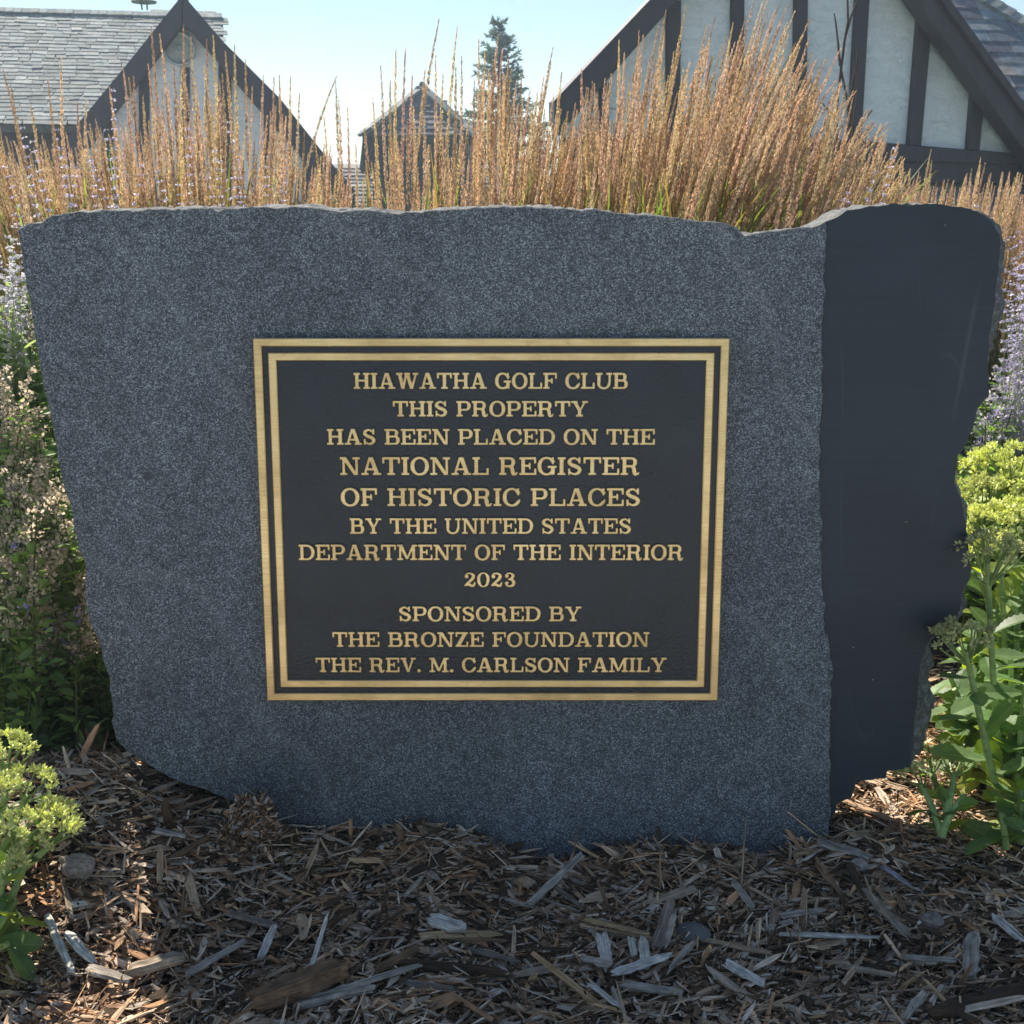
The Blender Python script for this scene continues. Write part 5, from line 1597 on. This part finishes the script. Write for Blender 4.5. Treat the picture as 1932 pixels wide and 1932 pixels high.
r = np.random.default_rng(17)
A = Acc()
strew(A, 21000, (-.78, .85), (.93, 1.52), r, .0195, .0047, .0028, .012, .16, TEMPL)
strew(A, 2500, (-.78, .85), (.93, 1.52), r, .036, .0080, .0045, .015, .13, TEMPL, cap=.52)
strew(A, 12000, (-.78, .85), (.93, 1.52), r, .013, .0015, .0013, .017, .35, FIBRE)
strew(A, 16000, (-.78, .85), (.93, 1.52), r, .0065, .0030, .0024, .020, .5, TEMPL, bright=.85)
strew(A, 5000, (-.95, -.25), (1.45, 2.1), r, .024, .0055, .003, .014, .18, TEMPL)
strew(A, 4500, (.42, 1.1), (1.40, 2.1), r, .022, .0050, .003, .014, .18, TEMPL)
strew(A, 4000, (.42, 1.0), (1.36, 1.75), r, .013, .0018, .0015, .015, .3, FIBRE)
strew(A, 3000, (-1.3, 1.5), (.2, .93), r, .03, .007, .003, .014, .16, TEMPL)
# litter banked up a little against the foot of the stone
strew(A, 2600, (-.42, .52), (1.33, 1.405), r, .024, .0045, .0025, .020, .25, TEMPL)
o = obj("wood_chip_mulch", A, M["chip"], origin=(0, 1.2, 0)); tag(o, kind="stuff")

# ---- the larger chips and sticks one can pick out, each a thing of its own
def chip(label, e0, e1, width, col, z0=.016, z1=None, thick=None, name="wood_chip", cat="wood chip", seed=0, ns=9, flat=.4):
    rr = np.random.default_rng(500 + seed)
    z1 = z0 if z1 is None else z1
    def gp(u, v, dz):
        z = 0.0
        for _ in range(5):
            p = at_z(u, v, z + dz + .007); z = float(ground_z(p[0], p[1]))
        return p
    a, b = gp(*e0, z0), gp(*e1, z1)
    L = np.linalg.norm(b - a); T = thick or width * .38
    x = np.linspace(0, 1, ns); prof = np.interp(np.abs(x - .5), [0, .38, .5], [1, .95, rr.uniform(.45, .9)]) * np.linspace(1, rr.uniform(.65, 1), ns)
    d = unit(b - a); s = unit(np.cross(UPZ + rr.normal(0, .15, 3), d)); n = np.cross(d, s)
    bend = np.cumsum(rr.normal(0, .06, ns)) * width * .5; bend -= np.linspace(bend[0], bend[-1], ns)
    V, Lc, Cc = [], [], []
    m = 10
    for i in range(ns):
        for k in range(m):
            th = 2 * math.pi * (k + .5) / m
            cy, cz = math.cos(th), math.sin(th)
            sq = 1 / max(abs(cy), abs(cz)) ** .75
            g = 1 + rr.normal(0, .09) - (.20 if k in (2, 6) else 0)
            y_ = cy * sq * width * .5 * prof[i] * g; z_ = cz * sq * T * .5 * (.5 + .5 * prof[i]) * g
            ex = rr.normal(0, .048) * L * (1 if i in (0, ns - 1) else .15)
            V.append(a + d * (x[i] * L + ex) + s * (y_ + bend[i]) + n * z_); Lc.append((x[i] * L, y_, z_)); Cc.append(np.array(col) * rr.uniform(.8, 1.2))
    F = [(i * m + k, i * m + (k + 1) % m, (i + 1) * m + (k + 1) % m, (i + 1) * m + k) for i in range(ns - 1) for k in range(m)]
    F += [tuple(range(m - 1, -1, -1)), tuple((ns - 1) * m + k for k in range(m))]
    A = Acc(); A.add(V, F, np.array(Cc), np.array(Lc) + rr.uniform(-3, 3, 3))
    o = obj(name, A, M["chip"], origin=(a + b) / 2)
    tag(o, label, cat, "larger pieces in the mulch"); return o
DK, BR, GB, GY, LG, PA, TN = (.08, .048, .030), (.19, .115, .062), (.23, .185, .145), (.40, .345, .28), (.62, .57, .49), (.66, .62, .52), (.44, .30, .16)
CH = [
 ("thick rotten brown bark chunk at the bottom left of centre, largest piece in the mulch", (478, 1893), (655, 1826), .034, (.20, .12, .066), .016, .022, .026, "bark_chunk", "bark"),
 ("grey weathered slab lying under the big brown bark chunk", (565, 1893), (700, 1862), .020, GY, .012, .012, .012),
 ("slim pale grey splinter standing nearly upright left of centre", (586, 1828), (617, 1727), .0075, LG, .010, .050),
 ("pale grey pointed shard standing beside a slim upright splinter", (492, 1806), (519, 1746), .016, LG, .010, .034),
 ("light grey blocky chip with broken ends below the plaque", (812, 1735), (876, 1752), .026, LG, .018, .018, .014),
 ("long forked grey splinter propped against the middle of the stone's foot", (1002, 1703), (1096, 1614), .013, GY, .012, .040),
 ("short grey stick crossing the foot of the long forked splinter", (1037, 1664), (1093, 1708), .010, GB, .024, .016),
 ("long tan splintered chip with yellow grain right of centre", (1106, 1735), (1222, 1763), .018, TN, .016, .016),
 ("upright grey brown plank end beside a round pebble", (1237, 1788), (1266, 1697), .020, GB, .010, .040),
 ("narrow grey stick standing just left of the round pebble", (1256, 1785), (1272, 1722), .0085, GY, .012, .034),
 ("pale grey stub with frayed grain below the long tan chip", (1135, 1762), (1146, 1824), .019, LG, .020, .010),
 ("cream white stub beside a frayed grey stub", (1190, 1768), (1197, 1803), .011, PA, .018, .012),
 ("cream white broken block right of the small white stub", (1212, 1770), (1220, 1826), .014, PA, .020, .012),
 ("clean pale blue grey chip lying aslant under the white blocks", (1159, 1836), (1265, 1801), .017, LG, .012, .020),
 ("pale grey tapered shard pointing down right near the bottom", (1370, 1817), (1441, 1857), .017, LG, .018, .014),
 ("dark grey flat slab at the bottom right of centre", (1175, 1858), (1284, 1873), .017, GY, .014, .014),
 ("long thin whitish splinter slanting across the bottom centre", (1114, 1856), (1170, 1900), .009, LG, .020, .012),
 ("broad pale grey split piece at the stone's right foot", (1543, 1588), (1642, 1618), .022, GY, .018, .016),
 ("long tan grey stick running down right from a dark sliver", (1632, 1680), (1714, 1766), .015, (.34, .27, .20), .018, .016),
 ("dark brown striped sliver above the long tan grey stick", (1601, 1630), (1630, 1690), .014, DK, .022, .018),
 ("thin long silver grey splinter lying level in the right foreground", (1478, 1762), (1655, 1768), .010, LG, .016, .016),
 ("level grey chip with a frayed clump above it, far right", (1710, 1806), (1804, 1812), .014, GY, .015, .015),
 ("thick upright grey chunk with cracked grain at the far right", (1833, 1761), (1833, 1842), .024, GY, .030, .014),
 ("silver grey shard slanting down to the right picture edge", (1872, 1727), (1930, 1774), .013, LG, .022, .016),
 ("long dark brown stick leaving the picture at the bottom right corner", (1762, 1913), (1960, 1860), .022, DK, .016, .020, .018, "stick", "stick"),
 ("pale tan stick with a crooked right end near the bottom right", (1593, 1824), (1694, 1842), .012, (.38, .29, .20), .016, .016),
 ("smooth grey stick below the stone's dark right part", (1475, 1728), (1556, 1716), .013, GY, .016, .018),
 ("lavender grey split stick under the broad split piece", (1667, 1636), (1716, 1670), .011, (.36, .345, .40), .022, .018),
 ("whitish torn stick in the sun at the lower left, leftmost", (90, 1730), (135, 1832), .012, PA, .022, .014),
 ("sunlit pale pointed chip beside the torn whitish stick", (126, 1760), (178, 1816), .014, PA, .020, .014),
 ("blue grey ridged stick slanting up right in the lower left", (352, 1838), (457, 1778), .015, GY, .014, .022),
 ("rounded tan stick lying in half sun at the lower left", (238, 1836), (342, 1806), .019, (.40, .31, .22), .014, .018, .015),
 ("grey frayed slab left of the rounded tan stick", (164, 1826), (244, 1850), .020, GY, .016, .016),
 ("long brown stick running up right through the left mulch", (226, 1676), (392, 1580), .014, BR, .014, .020),
 ("tan stub standing upright on the long brown stick", (301, 1666), (303, 1600), .010, (.42, .31, .2), .012, .036),
 ("grey chip flat on the mulch below the stone's left corner", (292, 1566), (351, 1578), .013, GY, .018, .018),
 ("bluish pale chip by the sedum leaves at the left", (124, 1708), (167, 1702), .012, LG, .020, .020),
 ("long silvery curved splinter right of the big bark chunk", (634, 1870), (787, 1822), .011, GY, .016, .022),
 ("round dark brown twig with bark, bottom centre", (765, 1818), (944, 1836), .012, DK, .016, .016, .012, "twig", "twig"),
 ("long flat brown grey slab under the dark twig", (766, 1854), (866, 1868), .014, GB, .012, .012),
 ("dark grey plank pointing right, below the long tan pair", (887, 1790), (978, 1814), .014, GB, .016, .014),
 ("yellowish tan split piece right of the light blocky chip", (800, 1766), (944, 1761), .015, TN, .012, .016),
 ("dull brown slab rising to the right in the centre foreground", (710, 1829), (786, 1790), .015, BR, .012, .020),
 ("grey brown plank at the left, running off below the clod", (430, 1722), (528, 1749), .015, GB, .014, .014),
 ("pale crooked stick resting on the shaded mulch at the right", (1384, 1662), (1420, 1712), .012, (.46, .39, .30), .022, .016),
 ("brown flat chip touching the stone's right foot", (1495, 1611), (1545, 1606), .017, TN, .016, .016),
]
for i, c in enumerate(CH):
    kw = {}
    lab, e0, e1, w, col, z0, z1 = c[:7]
    th = c[7] if len(c) > 7 else None
    nm = c[8] if len(c) > 8 else "wood_chip"; ct = c[9] if len(c) > 9 else "wood chip"
    chip(lab, e0, e1, w * .88, col, z0, z1, th, nm, ct, i)

def lump(name, label, cat, u, v, rx, rz, mat, seed, ry=None, dz=.0, rough=.12, n=3):
    import bmesh
    p = at_z(u, v, 0.0)
    for _ in range(5): p = at_z(u, v, float(ground_z(p[0], p[1])) + dz)
    bm = bmesh.new(); bmesh.ops.create_icosphere(bm, subdivisions=n, radius=1)
    rr = np.random.default_rng(seed)
    co = np.array([w.co[:] for w in bm.verts]); k = 1 + rough * (vnoise(co[:, 0] * 2.2 + seed, co[:, 1] * 2.2 + co[:, 2] * 1.7, seed) + .5 * vnoise(co[:, 0] * 6, co[:, 1] * 6 + co[:, 2] * 5, seed + 1))
    co = co * k[:, None] * np.array([rx, ry or rx * .8, rz])
    F = [tuple(w.index for w in f.verts) for f in bm.faces]; bm.free()
    A = Acc(); A.add(co + p, F, (.30, .27, .235), co)
    o = obj(name, A, mat, origin=p, smooth=True)
    if label: tag(o, label, cat)
    return o, p
lump("pebble", "smooth dark grey rounded pebble half buried in the right foreground", "pebble", 1306, 1764, .022, .014, plain("grey pebble", (.15, .145, .14), .55, 0, 30, .15), 2, dz=.007, rough=.07)
lump("pebble", "small pale two-toned pebble lying above a thin silver splinter", "pebble", 1757, 1738, .015, .012, plain("buff pebble", (.24, .20, .16), .7, 0, 120, .5), 3, dz=.014)
lump("pebble", "small white pebble near the stone's right foot", "pebble", 1620, 1634, .013, .011, plain("white pebble", (.42, .39, .34), .7, 0, 120, .3), 4, dz=.016)
lump("wood_knot", "pale rounded knot of wood in the sunlit mulch at the left", "wood chip", 147, 1633, .022, .017, M["chip"], 6, dz=.012, rough=.25)
lump("pebble", "small reddish pebble beside the torn whitish stick", "pebble", 84, 1720, .010, .009, plain("red pebble", (.20, .09, .07), .6, 0, 90, .3), 7, dz=.012)

# ---- the clod of fibrous dirt pushed up against the stone
def clod():
    p = at_z(462, 1610, 0.0); p[1] = 1.345; g = float(ground_z(p[0], p[1])); p[2] = g
    p[0] = at_y(462, 1560, 1.345)[0]
    rr = np.random.default_rng(9); A = Acc()
    n = 4600
    h = rr.uniform(0, 1, n) ** 1.2; th = rr.uniform(0, 2 * np.pi, n); rad = .046 * (1 - h * .66) * np.sqrt(rr.uniform(.2, 1, n))
    c = p + np.stack([np.cos(th) * rad + h * .014, np.sin(th) * rad * .6, h * .074], 1)
    d = rdir(n, rr); L = np.clip(np.exp(rr.normal(math.log(.0075), .6, n)), .003, .035); S = np.stack([L, L * .22, L * .14], 1)
    col = _pc[rr.choice(len(_pc), n, p=[.34, .28, .1, .12, .08, .04, .02, .02])] * rr.uniform(.7, 1.3, (n, 1))
    wht = rr.uniform(size=n) < .10; col[wht] = (.5, .48, .43)
    tv, tf = TEMPL[0]
    A.inst(tv, tf, mats_from(d, rdir(n, rr)) * S[:, None, :], c, col, loc=tv * .012, locoff=rr.uniform(-3, 3, (n, 3)))
    o = obj("mulch_clod", A, M["chip"], origin=p); tag(o, "knobbly clod of shredded bark and dirt heaped against the stone's lower left", "clod")
clod()

# ================================================================== HAZY AIR
def haze():
    a = Acc(); box(a, (0, 0, 1.2), (1, 0, 0), (0, 1, 0), (0, 0, 1), 910, 910, 4.2)
    m = bpy.data.materials.new("summer haze"); m.use_nodes = True; t = m.node_tree
    t.nodes.remove(t.nodes["Principled BSDF"])
    v = t.nodes.new("ShaderNodeVolumePrincipled"); v.inputs["Color"].default_value = (.70, .86, 1, 1)
    v.inputs["Density"].default_value = .0042; v.inputs["Anisotropy"].default_value = .2
    t.links.new(v.outputs[0], t.nodes["Material Output"].inputs["Volume"])
    tag(obj("haze", a, m), kind="stuff")
haze()
